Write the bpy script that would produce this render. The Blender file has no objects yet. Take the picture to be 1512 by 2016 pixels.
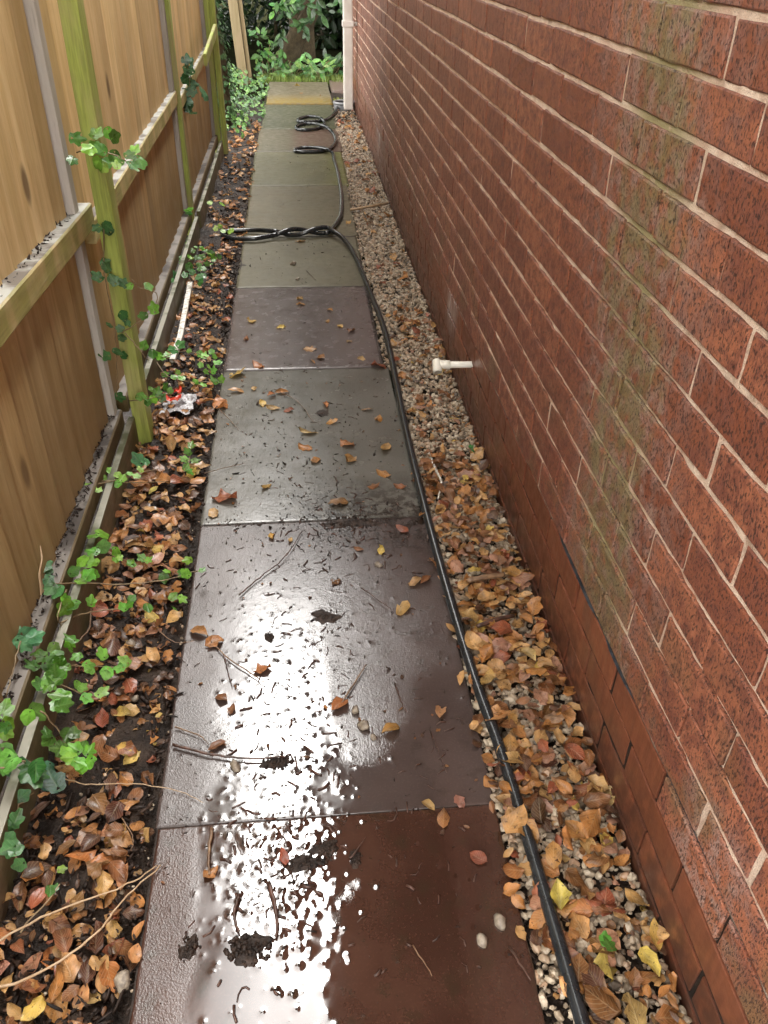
import bpy, bmesh, math, random
import numpy as np
from mathutils import Matrix, Vector, Euler, Quaternion

random.seed(7)
RNG = np.random.default_rng(7)
D = bpy.data
SC = bpy.context.scene
COL = SC.collection

# ------------------------------------------------------------------ camera
FPX, PITCH, YAW, ROLL = 1595.4, math.radians(35.50), math.radians(6.147), math.radians(1.234)
CAM = np.array([0.294, 0.0, 1.288])
_c, _s = math.cos(YAW), math.sin(YAW)
FWD = np.array([_s * math.cos(PITCH), _c * math.cos(PITCH), -math.sin(PITCH)])
_r = np.array([_c, -_s, 0.0]); _u = np.cross(_r, FWD)
RGT = math.cos(ROLL) * _r + math.sin(ROLL) * _u
UPV = -math.sin(ROLL) * _r + math.cos(ROLL) * _u
cam_data = D.cameras.new('camera')
cam = D.objects.new('camera', cam_data); COL.objects.link(cam)
cam_data.sensor_fit = 'VERTICAL'; cam_data.sensor_height = 24.0
cam_data.lens = FPX / 2016.0 * 24.0
cam_data.clip_start = 0.02; cam_data.clip_end = 400.0
m = Matrix.Identity(4)
for i in range(3):
    m[i][0] = RGT[i]; m[i][1] = UPV[i]; m[i][2] = -FWD[i]; m[i][3] = CAM[i]
cam.matrix_world = m
SC.camera = cam

# ------------------------------------------------------------------ sky, sun, exposure
SUN_EL, SUN_AZ = math.radians(55), math.radians(13)      # azimuth from +Y towards +X
world = D.worlds.new('World'); SC.world = world; world.use_nodes = True
wn = world.node_tree; wn.nodes.clear()
w_out = wn.nodes.new('ShaderNodeOutputWorld'); w_bg = wn.nodes.new('ShaderNodeBackground')
w_sky = wn.nodes.new('ShaderNodeTexSky'); w_sky.sky_type = 'NISHITA'; w_sky.sun_disc = False
w_sky.sun_elevation = SUN_EL; w_sky.sun_rotation = SUN_AZ; w_sky.air_density = 1.0; w_sky.dust_density = 4.0; w_sky.ozone_density = 1.0
w_hsv = wn.nodes.new('ShaderNodeHueSaturation'); w_hsv.inputs['Saturation'].default_value = 0.12
w_mix = wn.nodes.new('ShaderNodeMix'); w_mix.data_type = 'RGBA'; w_mix.inputs[0].default_value = 0.55
w_mix.inputs[7].default_value = (11.6, 11.2, 10.5, 1)      # even white cloud layer under the blue
wn.links.new(w_sky.outputs[0], w_hsv.inputs['Color']); wn.links.new(w_hsv.outputs[0], w_mix.inputs[6])
wn.links.new(w_mix.outputs[2], w_bg.inputs['Color']); wn.links.new(w_bg.outputs[0], w_out.inputs[0])
w_bg.inputs['Strength'].default_value = 0.15
sun_data = D.lights.new('sun', 'SUN'); sun_data.energy = 0.9; sun_data.angle = math.radians(28); sun_data.color = (1.0, 0.97, 0.92)
sun = D.objects.new('sun', sun_data); COL.objects.link(sun)
_sd = Vector((math.sin(SUN_AZ) * math.cos(SUN_EL), math.cos(SUN_AZ) * math.cos(SUN_EL), math.sin(SUN_EL)))
sun.rotation_euler = _sd.to_track_quat('Z', 'Y').to_euler()
SC.view_settings.view_transform = 'Standard'; SC.view_settings.look = 'None'
SC.view_settings.gamma = 1.0; SC.view_settings.use_curve_mapping = False
SC.view_settings.exposure = 2.5
SC.render.engine = 'CYCLES'
SC.cycles.use_denoising = True
SC.cycles.max_bounces = 6; SC.cycles.diffuse_bounces = 4; SC.cycles.glossy_bounces = 3; SC.cycles.transmission_bounces = 2
SC.cycles.caustics_reflective = False; SC.cycles.caustics_refractive = False

# ------------------------------------------------------------------ where a pixel of the photograph lies in the place
def _ray(x, y):
    return FWD + RGT * (x - 756) / FPX + UPV * (1008 - y) / FPX
def G(x, y, z=0.0):
    d = _ray(x, y); return Vector(CAM + d * ((z - CAM[2]) / d[2]))
def AtY(x, y, Y):
    d = _ray(x, y); return Vector(CAM + d * (Y / d[1]))
def AtX(x, y, X):
    d = _ray(x, y); return Vector(CAM + d * ((X - CAM[0]) / d[0]))
def px_size(p, s):
    d = np.array(p) - CAM
    return s * FPX * 0.508 / max(0.2, float(d @ FWD))

# ------------------------------------------------------------------ helpers
def tag(o, label=None, cat=None, group=None, kind=None):
    if label: o['label'] = label
    if cat: o['category'] = cat
    if group: o['group'] = group
    if kind: o['kind'] = kind
    return o
def empty(name, loc=(0, 0, 0)):
    o = D.objects.new(name, None); COL.objects.link(o); o.location = loc; o.empty_display_size = 0.05
    return o
def link(name, me, parent=None, loc=(0, 0, 0), mat=None):
    o = D.objects.new(name, me); COL.objects.link(o); o.location = loc
    if mat is not None and not me.materials: me.materials.append(mat)
    if parent is not None:
        o.parent = parent; o.location = Vector(loc) - parent.location
    return o
def np_mesh(name, V, F, mat=None, smooth=True, colors=None, uv=None):
    """V (n,3); F (m,k) with one k for all faces"""
    V = np.asarray(V, np.float32); F = np.asarray(F, np.int32)
    me = D.meshes.new(name)
    me.vertices.add(len(V)); me.vertices.foreach_set('co', V.ravel())
    k = F.shape[1]
    me.loops.add(F.size); me.loops.foreach_set('vertex_index', F.ravel())
    me.polygons.add(len(F)); me.polygons.foreach_set('loop_start', np.arange(0, F.size, k, dtype=np.int32))
    me.polygons.foreach_set('loop_total', np.full(len(F), k, np.int32))
    me.polygons.foreach_set('use_smooth', np.full(len(F), smooth, bool))
    if uv is not None:
        l = me.uv_layers.new(name='UVMap'); l.data.foreach_set('uv', np.asarray(uv, np.float32)[F.ravel()].ravel())
    if colors is not None:
        a = me.color_attributes.new('tint', 'FLOAT_COLOR', 'POINT')
        c4 = np.ones((len(V), 4), np.float32); c4[:, :3] = colors; a.data.foreach_set('color', c4.ravel())
    me.update(); me.validate()
    if mat: me.materials.append(mat)
    return me
def py_mesh(name, V, F, mat=None, smooth=False):
    me = D.meshes.new(name); me.from_pydata([tuple(v) for v in V], [], F); me.update()
    me.polygons.foreach_set('use_smooth', [smooth] * len(me.polygons))
    if mat: me.materials.append(mat)
    return me
def bm_mesh(name, bm, mat=None, smooth=False):
    me = D.meshes.new(name); bm.to_mesh(me); bm.free()
    me.polygons.foreach_set('use_smooth', [smooth] * len(me.polygons))
    if mat: me.materials.append(mat)
    return me
def box_bm(bm, x0, x1, y0, y1, z0, z1, bev=0.0, jit=0.0):
    g = bmesh.ops.create_cube(bm, size=1.0)
    for v in g['verts']:
        v.co = Vector(((x0 + x1) / 2 + v.co.x * (x1 - x0), (y0 + y1) / 2 + v.co.y * (y1 - y0), (z0 + z1) / 2 + v.co.z * (z1 - z0)))
        if jit: v.co += Vector((random.uniform(-jit, jit), random.uniform(-jit, jit), random.uniform(-jit, jit)))
    if bev:
        es = list({e for v in g['verts'] for e in v.link_edges})
        bmesh.ops.bevel(bm, geom=es, offset=bev, segments=2, affect='EDGES', profile=0.6)
    return bm
def box_mesh(name, b, mat, bev=0.0, jit=0.0):
    bm = bmesh.new(); box_bm(bm, *b, bev=bev, jit=jit); return bm_mesh(name, bm, mat)
def catmull(P, n=8, closed=False):
    P = [Vector(p) for p in P]
    if len(P) < 3:
        return [P[0].lerp(P[-1], i / n) for i in range(n + 1)]
    Q = [P[0] * 2 - P[1]] + P + [P[-1] * 2 - P[-2]]
    out = []
    for i in range(1, len(Q) - 2):
        a, b, c, d = Q[i - 1:i + 3]
        for j in range(n):
            t = j / n
            out.append(0.5 * ((2 * b) + (c - a) * t + (2 * a - 5 * b + 4 * c - d) * t * t + (3 * b - a - 3 * c + d) * t ** 3))
    out.append(P[-1]); return out
def tube(P, r, sides=8, taper=None, rough=0.0):
    """returns V, F(quads) of a tube through points P; r radius or function of t"""
    P = [Vector(p) for p in P]; n = len(P)
    V = []; F = []
    up = Vector((0, 0, 1)); prev = None
    for i, p in enumerate(P):
        t = (P[min(i + 1, n - 1)] - P[max(i - 1, 0)])
        if t.length < 1e-9: t = Vector((0, 1, 0))
        t.normalize()
        if prev is None:
            a = t.cross(up)
            if a.length < 0.05: a = t.cross(Vector((1, 0, 0)))
        else:
            a = prev - t * prev.dot(t)
        a.normalize(); b = t.cross(a); prev = a
        rr = r(i / (n - 1)) if callable(r) else r
        for k in range(sides):
            w = 2 * math.pi * k / sides
            q = rr * (1 + (random.uniform(-rough, rough) if rough else 0))
            V.append(p + a * (q * math.cos(w)) + b * (q * math.sin(w)))
    for i in range(n - 1):
        for k in range(sides):
            k2 = (k + 1) % sides
            F.append((i * sides + k, i * sides + k2, (i + 1) * sides + k2, (i + 1) * sides + k))
    F.append(tuple(range(sides - 1, -1, -1))); F.append(tuple((n - 1) * sides + k for k in range(sides)))
    return V, F
def tube_obj(name, P, r, mat, sides=8, parent=None, rough=0.0, smooth=True):
    V, F = tube(P, r, sides, rough=rough)
    return link(name, py_mesh(name, V, F, mat, smooth), parent)
def bake(name, bases, pick, R, T, S, mat, colors=None, smooth=True):
    """many transformed copies of a few base meshes as one mesh. bases: [(V,F,UV or None)] all with equal counts"""
    n = len(T); nv = len(bases[0][0])
    BV = np.stack([b[0] for b in bases])[pick]
    V = np.einsum('nij,nvj->nvi', R, BV * S[:, None, None]) + T[:, None, :]
    BF = np.stack([b[1] for b in bases])[pick] + (np.arange(n) * nv)[:, None, None]
    uv = None
    if bases[0][2] is not None: uv = np.stack([b[2] for b in bases])[pick].reshape(-1, 2)
    c = np.repeat(colors, nv, 0) if colors is not None else None
    return np_mesh(name, V.reshape(-1, 3), BF.reshape(-1, BF.shape[-1]), mat, smooth, c, uv)
def rand_rot(n, tilt=0.5):
    """random heading, tilted from flat by about `tilt` radians"""
    out = np.zeros((n, 3, 3))
    for i in range(n):
        e = Euler((RNG.normal(0, tilt), RNG.normal(0, tilt), RNG.uniform(0, 6.283)), 'XYZ')
        q = Quaternion((0, 0, 1), RNG.uniform(0, 6.283)).to_matrix()
        out[i] = np.array(Euler((e.x, e.y, 0)).to_matrix() @ q)
    return out
def blur(a, s):
    h, w = a.shape
    fy = np.fft.fftfreq(h)[:, None]; fx = np.fft.rfftfreq(w)[None, :]
    g = np.exp(-2 * (math.pi ** 2) * (s ** 2) * (fx * fx + fy * fy))
    return np.fft.irfft2(np.fft.rfft2(a) * g, s=a.shape)
def nz(shape, s, s2=None):
    a = blur(RNG.standard_normal(shape), s)
    if s2: a = a - blur(a, s2)
    return a / a.std()
def sstep(a, b, x):
    t = np.clip((x - a) / (b - a), 0, 1); return t * t * (3 - 2 * t)

# ------------------------------------------------------------------ materials
class MT:
    def __init__(s, name):
        s.m = D.materials.new(name); s.m.use_nodes = True; s.t = s.m.node_tree; s.t.nodes.clear()
        s.out = s.n('ShaderNodeOutputMaterial'); s.b = s.n('ShaderNodeBsdfPrincipled'); s.l(s.b.outputs[0], s.out.inputs[0])
        s._pos = None
    def n(s, typ, **kw):
        x = s.t.nodes.new(typ)
        for k, v in kw.items(): setattr(x, k, v)
        return x
    def l(s, a, b): s.t.links.new(a, b)
    def set(s, sock, v):
        i = s.b.inputs[sock]
        if hasattr(v, 'links') or isinstance(v, bpy.types.NodeSocket): s.l(v, i)
        else: i.default_value = v
    def put(s, v, i):
        if isinstance(v, bpy.types.NodeSocket): s.l(v, i)
        else: i.default_value = (*v, 1) if isinstance(v, tuple) and len(v) == 3 and i.type == 'RGBA' else v
    def pos(s):
        if s._pos is None: s._pos = s.n('ShaderNodeNewGeometry').outputs['Position']
        return s._pos
    def map(s, scale=(1, 1, 1), vec=None, loc=(0, 0, 0)):
        x = s.n('ShaderNodeMapping'); x.inputs['Scale'].default_value = scale; x.inputs['Location'].default_value = loc
        s.l(vec or s.pos(), x.inputs[0]); return x.outputs[0]
    def noise(s, scale, detail=3, vec=None, rough=0.55, dist=0.0):
        x = s.n('ShaderNodeTexNoise'); x.inputs['Scale'].default_value = scale; x.inputs['Detail'].default_value = detail
        x.inputs['Roughness'].default_value = rough; x.inputs['Distortion'].default_value = dist
        s.l(vec or s.pos(), x.inputs['Vector']); return x.outputs['Fac']
    def voro(s, scale, vec=None, feat='F1'):
        x = s.n('ShaderNodeTexVoronoi'); x.feature = feat; x.inputs['Scale'].default_value = scale
        s.l(vec or s.pos(), x.inputs['Vector']); return x.outputs['Distance']
    def ramp(s, f, a, b, lo=0.0, hi=1.0):
        if a > b: a, b, lo, hi = b, a, hi, lo
        x = s.n('ShaderNodeMapRange'); x.interpolation_type = 'SMOOTHSTEP'
        s.l(f, x.inputs[0]); x.inputs[1].default_value = a; x.inputs[2].default_value = b
        x.inputs[3].default_value = lo; x.inputs[4].default_value = hi; return x.outputs[0]
    def math(s, op, a, b=0.0):
        x = s.n('ShaderNodeMath', operation=op); s.put(a, x.inputs[0]); s.put(b, x.inputs[1]); return x.outputs[0]
    def mix(s, f, a, b, mode='MIX'):
        x = s.n('ShaderNodeMix', data_type='RGBA', blend_type=mode); s.put(f, x.inputs[0]); s.put(a, x.inputs[6]); s.put(b, x.inputs[7]); return x.outputs[2]
    def xyz(s, vec=None):
        x = s.n('ShaderNodeSeparateXYZ'); s.l(vec or s.pos(), x.inputs[0]); return x.outputs
    def bump(s, h, dist=0.002, strength=1.0, prev=None):
        x = s.n('ShaderNodeBump'); x.inputs['Distance'].default_value = dist; x.inputs['Strength'].default_value = strength
        s.l(h, x.inputs['Height'])
        if prev is not None: s.l(prev, x.inputs['Normal'])
        return x.outputs[0]
    def rnd(s): return s.n('ShaderNodeObjectInfo').outputs['Random']
    def ocol(s): return s.n('ShaderNodeObjectInfo').outputs['Color']
    def isl(s): return s.n('ShaderNodeNewGeometry').outputs['Random Per Island']
    def attr(s, name): return s.n('ShaderNodeVertexColor', layer_name=name).outputs['Color']

def brick_mat(name, rough_face, isl=False):
    t = MT(name); r = t.isl() if isl else t.rnd()
    X, Y, Z = t.xyz()
    big = t.noise(7.0, 3); mid = t.noise(40, 4); fine = t.noise(260, 3)
    if rough_face:
        base = t.mix(t.ramp(r, 0, 1), (0.195, 0.060, 0.032), (0.315, 0.112, 0.060))
        base = t.mix(t.ramp(mid, 0.35, 0.7), base, (0.145, 0.040, 0.022))
        fleck = t.noise(1.0, 2.5, t.map((340, 340, 160)), 0.6)
        pit = t.ramp(fleck, 0.555, 0.60)
        grit = t.noise(1.0, 2, t.map((420, 420, 150)), 0.6)
        # lime bloom: thin pale film in patches, stronger along the wet run
        line = t.math('ADD', t.math('MULTIPLY', Z, 0.19), 1.045)
        dy = t.math('ABSOLUTE', t.math('SUBTRACT', Y, line))
        wob = t.math('ADD', dy, t.math('ADD', t.math('MULTIPLY', t.math('SUBTRACT', big, 0.5), 0.30), t.math('MULTIPLY', t.math('SUBTRACT', t.noise(1.0, 4, t.map((30, 30, 6))), 0.5), 0.30)))
        run = t.ramp(wob, 0.03, 0.17, 1.0, 0.0)
        halo = t.ramp(wob, 0.05, 0.36, 0.80, 0.0)
        low = t.math('MULTIPLY', t.ramp(t.math('ABSOLUTE', t.math('SUBTRACT', Y, 0.58)), 0.02, 0.16, 0.9, 0.0), t.ramp(Z, 0.28, 0.40, 1.0, 0.0))
        far = t.ramp(Y, 1.0, 4.5, 0.06, 0.50)  # brighter light on the far wall, put into the brick colour
        patch = t.math('MULTIPLY', t.math('MAXIMUM', t.math('MAXIMUM', halo, low), far), t.ramp(mid, 0.36, 0.62))
        patch = t.math('MULTIPLY', patch, t.ramp(grit, 0.35, 0.6, 0.35, 1.0))
        col = t.mix(patch, base, (0.33, 0.215, 0.175))
        alg = t.math('MULTIPLY', run, t.ramp(t.noise(24, 6, rough=0.7), 0.36, 0.60))
        col = t.mix(t.math('MULTIPLY', halo, t.ramp(t.noise(33, 4), 0.52, 0.68, 0, 0.6)), col, (0.085, 0.045, 0.028))
        col = t.mix(t.math('MULTIPLY', alg, 0.68), col, (0.165, 0.150, 0.062))
        lowalg = t.math('MULTIPLY', t.ramp(Z, 0.22, 0.62, 0.55, 0.0), t.ramp(t.noise(9, 4), 0.45, 0.68))
        col = t.mix(lowalg, col, (0.14, 0.10, 0.045))
        col = t.mix(t.math('MULTIPLY', pit, 0.82), col, (0.022, 0.010, 0.008))
        h = t.math('ADD', t.math('MULTIPLY', pit, -1.0), t.math('ADD', t.math('MULTIPLY', grit, 0.7), t.math('MULTIPLY', mid, 0.15)))
        t.set('Normal', t.bump(h, 0.0026, 1.0))
        t.set('Roughness', t.ramp(mid, 0.3, 0.7, 0.42, 0.66))
        t.set('Specular IOR Level', 0.45)
    else:
        base = t.mix(t.ramp(r, 0, 1), (0.130, 0.040, 0.020), (0.195, 0.065, 0.033))
        streak = t.noise(1.0, 4, t.map((60, 60, 7)), 0.6)
        col = t.mix(t.ramp(streak, 0.35, 0.75, 0.0, 0.5), base, (0.062, 0.020, 0.012))
        col = t.mix(t.ramp(big, 0.52, 0.72, 0, 0.45), col, (0.085, 0.05, 0.03))
        # splash dirt at the foot of the wall
        spl = t.math('MULTIPLY', t.ramp(t.math('ADD', Z, t.math('MULTIPLY', t.math('SUBTRACT', big, 0.5), 0.2)), 0.02, 0.19, 0.85, 0.0), t.ramp(mid, 0.25, 0.6))
        col = t.mix(spl, col, (0.045, 0.020, 0.013))
        e = t.math('MULTIPLY', t.ramp(t.math('ABSOLUTE', t.math('SUBTRACT', Y, 2.75)), 0.02, 0.16, 0.8, 0.0), t.ramp(streak, 0.4, 0.62))
        e2 = t.math('MULTIPLY', t.ramp(t.math('ABSOLUTE', t.math('SUBTRACT', Y, 5.7)), 0.03, 0.2, 0.8, 0.0), t.ramp(streak, 0.4, 0.62))
        col = t.mix(t.math('MULTIPLY', t.math('MAXIMUM', e, e2), t.ramp(Z, 0.05, 0.2)), col, (0.42, 0.36, 0.34))
        h = t.math('ADD', t.math('MULTIPLY', fine, 0.6), t.math('ADD', streak, t.math('MULTIPLY', mid, 0.4)))
        t.set('Normal', t.bump(h, 0.0008, 0.6))
        t.set('Roughness', t.ramp(mid, 0.3, 0.7, 0.28, 0.46))
    t.set('Base Color', col)
    return t.m

def mortar_mat():
    t = MT('mortar'); X, Y, Z = t.xyz()
    n1 = t.noise(30, 5); n2 = t.noise(300, 4)
    top = t.mix(t.ramp(n1, 0.3, 0.7), (0.68, 0.48, 0.36), (0.86, 0.69, 0.55))
    low = t.mix(t.ramp(n1, 0.3, 0.7), (0.012, 0.008, 0.006), (0.045, 0.028, 0.02))
    col = top
    line = t.math('ADD', t.math('MULTIPLY', Z, 0.19), 1.045)
    dy = t.math('ABSOLUTE', t.math('SUBTRACT', Y, line))
    col = t.mix(t.math('MULTIPLY', t.ramp(dy, 0.03, 0.20, 0.85, 0.0), t.ramp(n1, 0.25, 0.5)), col, (0.30, 0.27, 0.11))
    col = t.mix(t.ramp(t.noise(14, 4), 0.60, 0.72, 0, 0.6), col, (0.30, 0.19, 0.13))
    t.set('Base Color', col); t.set('Roughness', 0.75)
    grit = t.noise(700, 3)
    t.set('Base Color', t.mix(t.ramp(Z, 0.238, 0.25), low, t.mix(t.ramp(grit, 0.52, 0.66, 0, 0.5), col, (0.27, 0.17, 0.12)))); t.set('Specular IOR Level', 0.2)
    t.set('Normal', t.bump(t.math('ADD', t.math('ADD', n2, n1), grit), 0.004, 1.0))
    return t.m

def wood_mat(name, c1, c2, dark, green=0.0, gcol=(0.19, 0.22, 0.045), axis='z', rough=(0.45, 0.7), topgrey=False, spec=0.35, blot=0.5, shade_fibre=False, tg=((0.34, 0.34, 0.31), (0.12, 0.10, 0.08))):
    t = MT(name); r = t.rnd()
    sc = {'z': (1, 1, 0.055), 'y': (1, 0.05, 1)}[axis]
    off = t.n('ShaderNodeVectorMath', operation='ADD'); t.l(t.map(sc), off.inputs[0])
    cmb = t.n('ShaderNodeCombineXYZ'); t.l(t.math('MULTIPLY', r, 9.0), cmb.inputs[0]); t.l(t.math('MULTIPLY', r, 4.0), cmb.inputs[2]); t.l(cmb.outputs[0], off.inputs[1])
    v = off.outputs[0]
    g1 = t.noise(38, 5, v, 0.6, 0.6); g2 = t.noise(160, 4, v, 0.6, 0.3); b = t.noise(3.5, 4, v)
    blo = t.noise(9, 4)
    col = t.mix(t.ramp(g1, 0.3, 0.72), c1, c2)
    col = t.mix(t.ramp(b, 0.42, 0.70, 0, blot), col, dark)
    col = t.mix(t.ramp(g2, 0.58, 0.74, 0, 0.45), col, dark)
    tintv = t.n('ShaderNodeHueSaturation'); t.l(col, tintv.inputs['Color']); t.l(t.ramp(r, 0, 1, 0.86, 1.16), tintv.inputs['Value'])
    col = tintv.outputs[0]
    # knots
    k = t.voro(4.2, t.map((1, 1, 0.42) if axis == 'z' else (1, 0.4, 1)))
    col = t.mix(t.ramp(k, 0.045, 0.10, 0.75, 0.0), col, (0.07, 0.035, 0.018))
    if green:
        gm = t.math('MULTIPLY', t.ramp(t.noise(11, 5, t.map((1, 1, 0.4))), 0.34, 0.60), green)
        col = t.mix(gm, col, t.mix(t.ramp(g2, 0.3, 0.7), gcol, tuple(x * 0.62 for x in gcol)))
    if shade_fibre:      # shade low on the boards, mixed into the wood colour
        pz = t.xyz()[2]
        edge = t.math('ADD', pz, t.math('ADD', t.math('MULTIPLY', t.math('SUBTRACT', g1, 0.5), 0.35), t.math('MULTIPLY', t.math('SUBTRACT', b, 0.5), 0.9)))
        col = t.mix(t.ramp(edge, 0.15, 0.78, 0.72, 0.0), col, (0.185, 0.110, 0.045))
        # sawn fibre: fine pale and dark hairs
        hair = t.noise(1.0, 3, t.map((420, 420, 16)), 0.6)
        col = t.mix(t.ramp(hair, 0.58, 0.72, 0, 0.30), col, (0.16, 0.085, 0.035))
    if topgrey:
        nrm = t.xyz(t.n('ShaderNodeNewGeometry').outputs['Normal'])
        tm = t.ramp(nrm[2], 0.6, 0.9)
        gcol2 = t.mix(t.ramp(blo, 0.45, 0.62), tg[0], tg[1])
        col = t.mix(tm, col, gcol2)
    t.set('Base Color', col); t.set('Roughness', t.ramp(blo, 0.3, 0.7, *rough)); t.set('Specular IOR Level', spec)
    t.set('Normal', t.bump(t.math('ADD', g1, t.math('MULTIPLY', g2, 0.5)), 0.0018, 0.7))
    return t.m

def slab_mat(name, c1, c2, stain, edge=None, bump=0.5, rmin=0.06, rmax=0.2, spec=0.5, ior=1.5, dry=None, smear=None):
    t = MT(name); X, Y, Z = t.xyz()
    n1 = t.noise(5, 5); n2 = t.noise(24, 5); n3 = t.noise(230, 4)
    col = t.mix(t.ramp(n1, 0.32, 0.68), c1, c2)
    col = t.mix(t.ramp(n2, 0.52, 0.72, 0, 0.6), col, stain)
    col = t.mix(t.ramp(n3, 0.5, 0.75, 0, 0.25), col, tuple(x * 2.0 for x in c2))
    if edge: 
        ax, a, b_, ec = edge
        col = t.mix(t.math('MULTIPLY', t.ramp((X, Y, Z)[ax], a, b_), t.ramp(n2, 0.25, 0.6)), col, ec)
    t.set('Base Color', col)
    ro = t.ramp(n2, 0.3, 0.7, rmin, rmax)
    if dry is not None:      # towards the fence the water film thins out to damp stone
        ro = t.math('MAXIMUM', ro, t.ramp(t.math('ADD', X, t.math('MULTIPLY', n1, 0.08)), 0.10, 0.21, dry, 0.0))
    t.set('Roughness', ro); t.set('IOR', ior); t.set('Specular IOR Level', spec)
    if dry is not None:
        dm = t.math('MAXIMUM', t.ramp(t.math('ADD', X, t.math('MULTIPLY', t.math('SUBTRACT', n1, 0.5), 0.10)), 0.08, 0.20, 1.0, 0.0), t.ramp(t.math('ADD', Y, t.math('MULTIPLY', t.math('SUBTRACT', n1, 0.5), 0.3)), 1.35, 1.72))
        t.set('Specular IOR Level', t.math('SUBTRACT', spec, t.math('MULTIPLY', dm, spec * 0.56)))
    if dry is not None:
        open_ = t.ramp(t.attr('tint'), 0.0, 0.9, 1.0, 0.0)
        hh = t.math('MULTIPLY', t.math('ADD', t.noise(300, 2), t.math('MULTIPLY', t.noise(620, 2), 0.5)), open_)
        t.set('Normal', t.bump(hh, 0.0016, 0.40))
        ro = t.math('ADD', ro, t.math('MULTIPLY', open_, 0.03)); t.set('Roughness', ro)
    if smear:
        sy0, sy1, sx = smear
        sm = t.math('MULTIPLY', t.math('MULTIPLY', t.ramp(Y, sy0, sy1), t.ramp(X, sx, sx + 0.2)), t.ramp(t.noise(30, 6, rough=0.7), 0.42, 0.56))
        t.set('Base Color', t.mix(t.math('MULTIPLY', sm, 0.85), col, (0.014, 0.009, 0.006)))
    if bump: t.set('Normal', t.bump(t.math('ADD', n3, t.math('MULTIPLY', t.noise(95, 3), 1.3)), 0.0012, bump))
    return t.m

def leaf_mat(name, src='obj', rough=0.28, vein=0.5, spots=True, spec=0.5, trans=0.25):
    t = MT(name)
    base = t.ocol() if src == 'obj' else t.attr('tint')
    uvn = t.n('ShaderNodeUVMap'); uvn.uv_map = 'UVMap'
    U, V, _ = t.xyz(uvn.outputs[0])
    av = t.math('ABSOLUTE', t.math('SUBTRACT', V, 0.5))
    side = t.math('SINE', t.math('MULTIPLY', t.math('SUBTRACT', U, t.math('MULTIPLY', av, 0.7)), 48.0))
    mid = t.ramp(av, 0.0, 0.05, 1.0, 0.0)
    vn = t.math('MAXIMUM', mid, t.ramp(side, 0.75, 1.0))
    n1 = t.noise(45, 4); n2 = t.noise(160, 3)
    hs = t.n('ShaderNodeHueSaturation'); t.l(base, hs.inputs['Color']); t.l(t.ramp(n1, 0.3, 0.7, 0.6, 1.25), hs.inputs['Value'])
    col = hs.outputs[0]
    col = t.mix(t.math('MULTIPLY', vn, 0.30), col, t.mix(0.5, col, (0.75, 0.6, 0.35)) if spots else t.mix(0.25, col, (0.45, 0.6, 0.22)))
    if spots: col = t.mix(t.ramp(n2, 0.60, 0.70, 0, 0.7), col, (0.05, 0.022, 0.012))
    t.set('Base Color', col); t.set('Roughness', t.ramp(n1, 0.3, 0.7, rough, rough + 0.15)); t.set('Specular IOR Level', spec)
    t.set('Normal', t.bump(t.math('ADD', vn, t.math('MULTIPLY', n1, 1.5)), 0.0012, vein))
    t.set('Subsurface Weight', 0.0)
    if trans:
        tr = t.n('ShaderNodeBsdfTranslucent'); t.l(col, tr.inputs[0])
        mx = t.n('ShaderNodeMixShader'); mx.inputs[0].default_value = trans
        t.l(t.b.outputs[0], mx.inputs[1]); t.l(tr.outputs[0], mx.inputs[2]); t.l(mx.outputs[0], t.out.inputs[0])
    return t.m

def plain(name, c1, c2, scale=30, rough=0.5, bump=0.0, spec=0.5, dist=0.002, isl=False, metal=0.0):
    t = MT(name); n = t.noise(scale, 4)
    col = t.mix(t.ramp(n, 0.3, 0.7), c1, c2)
    if isl:
        hs = t.n('ShaderNodeHueSaturation'); t.l(col, hs.inputs['Color']); t.l(t.ramp(t.isl(), 0, 1, 0.55, 1.35), hs.inputs['Value'])
        col = hs.outputs[0]
    t.set('Base Color', col); t.set('Roughness', rough); t.set('Specular IOR Level', spec); t.set('Metallic', metal)
    if bump: t.set('Normal', t.bump(t.noise(scale * 5, 4), dist, bump))
    return t.m

def soil_mat():
    t = MT('soil'); n1 = t.noise(18, 6); n2 = t.noise(140, 5)
    col = t.mix(t.ramp(n1, 0.35, 0.7), (0.012, 0.008, 0.006), (0.04, 0.026, 0.018))
    col = t.mix(t.ramp(n2, 0.60, 0.75, 0, 0.6), col, (0.09, 0.065, 0.05))
    t.set('Base Color', col); t.set('Specular IOR Level', 0.22); t.set('Roughness', t.ramp(n2, 0.3, 0.7, 0.4, 0.75))
    t.set('Normal', t.bump(t.math('ADD', n2, n1), 0.008, 1.0)); return t.m

def gravel_mat():
    t = MT('gravel_stone'); r = t.isl()
    ramp = t.n('ShaderNodeValToRGB'); t.l(r, ramp.inputs[0])
    e = ramp.color_ramp.elements
    e[0].position = 0.0; e[0].color = (0.07, 0.055, 0.04, 1); e[1].position = 1.0; e[1].color = (0.47, 0.39, 0.29, 1)
    for p, c in ((0.2, (0.19, 0.142, 0.096, 1)), (0.45, (0.32, 0.25, 0.175, 1)), (0.62, (0.36, 0.225, 0.14, 1)), (0.7, (0.375, 0.305, 0.22, 1))):
        x = e.new(p); x.color = c
    n = t.noise(160, 4)
    col = t.mix(t.ramp(n, 0.5, 0.75, 0, 0.6), ramp.outputs[0], (0.14, 0.10, 0.07))
    t.set('Base Color', col); t.set('Roughness', 0.42); t.set('Normal', t.bump(n, 0.002, 0.6)); return t.m

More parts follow.
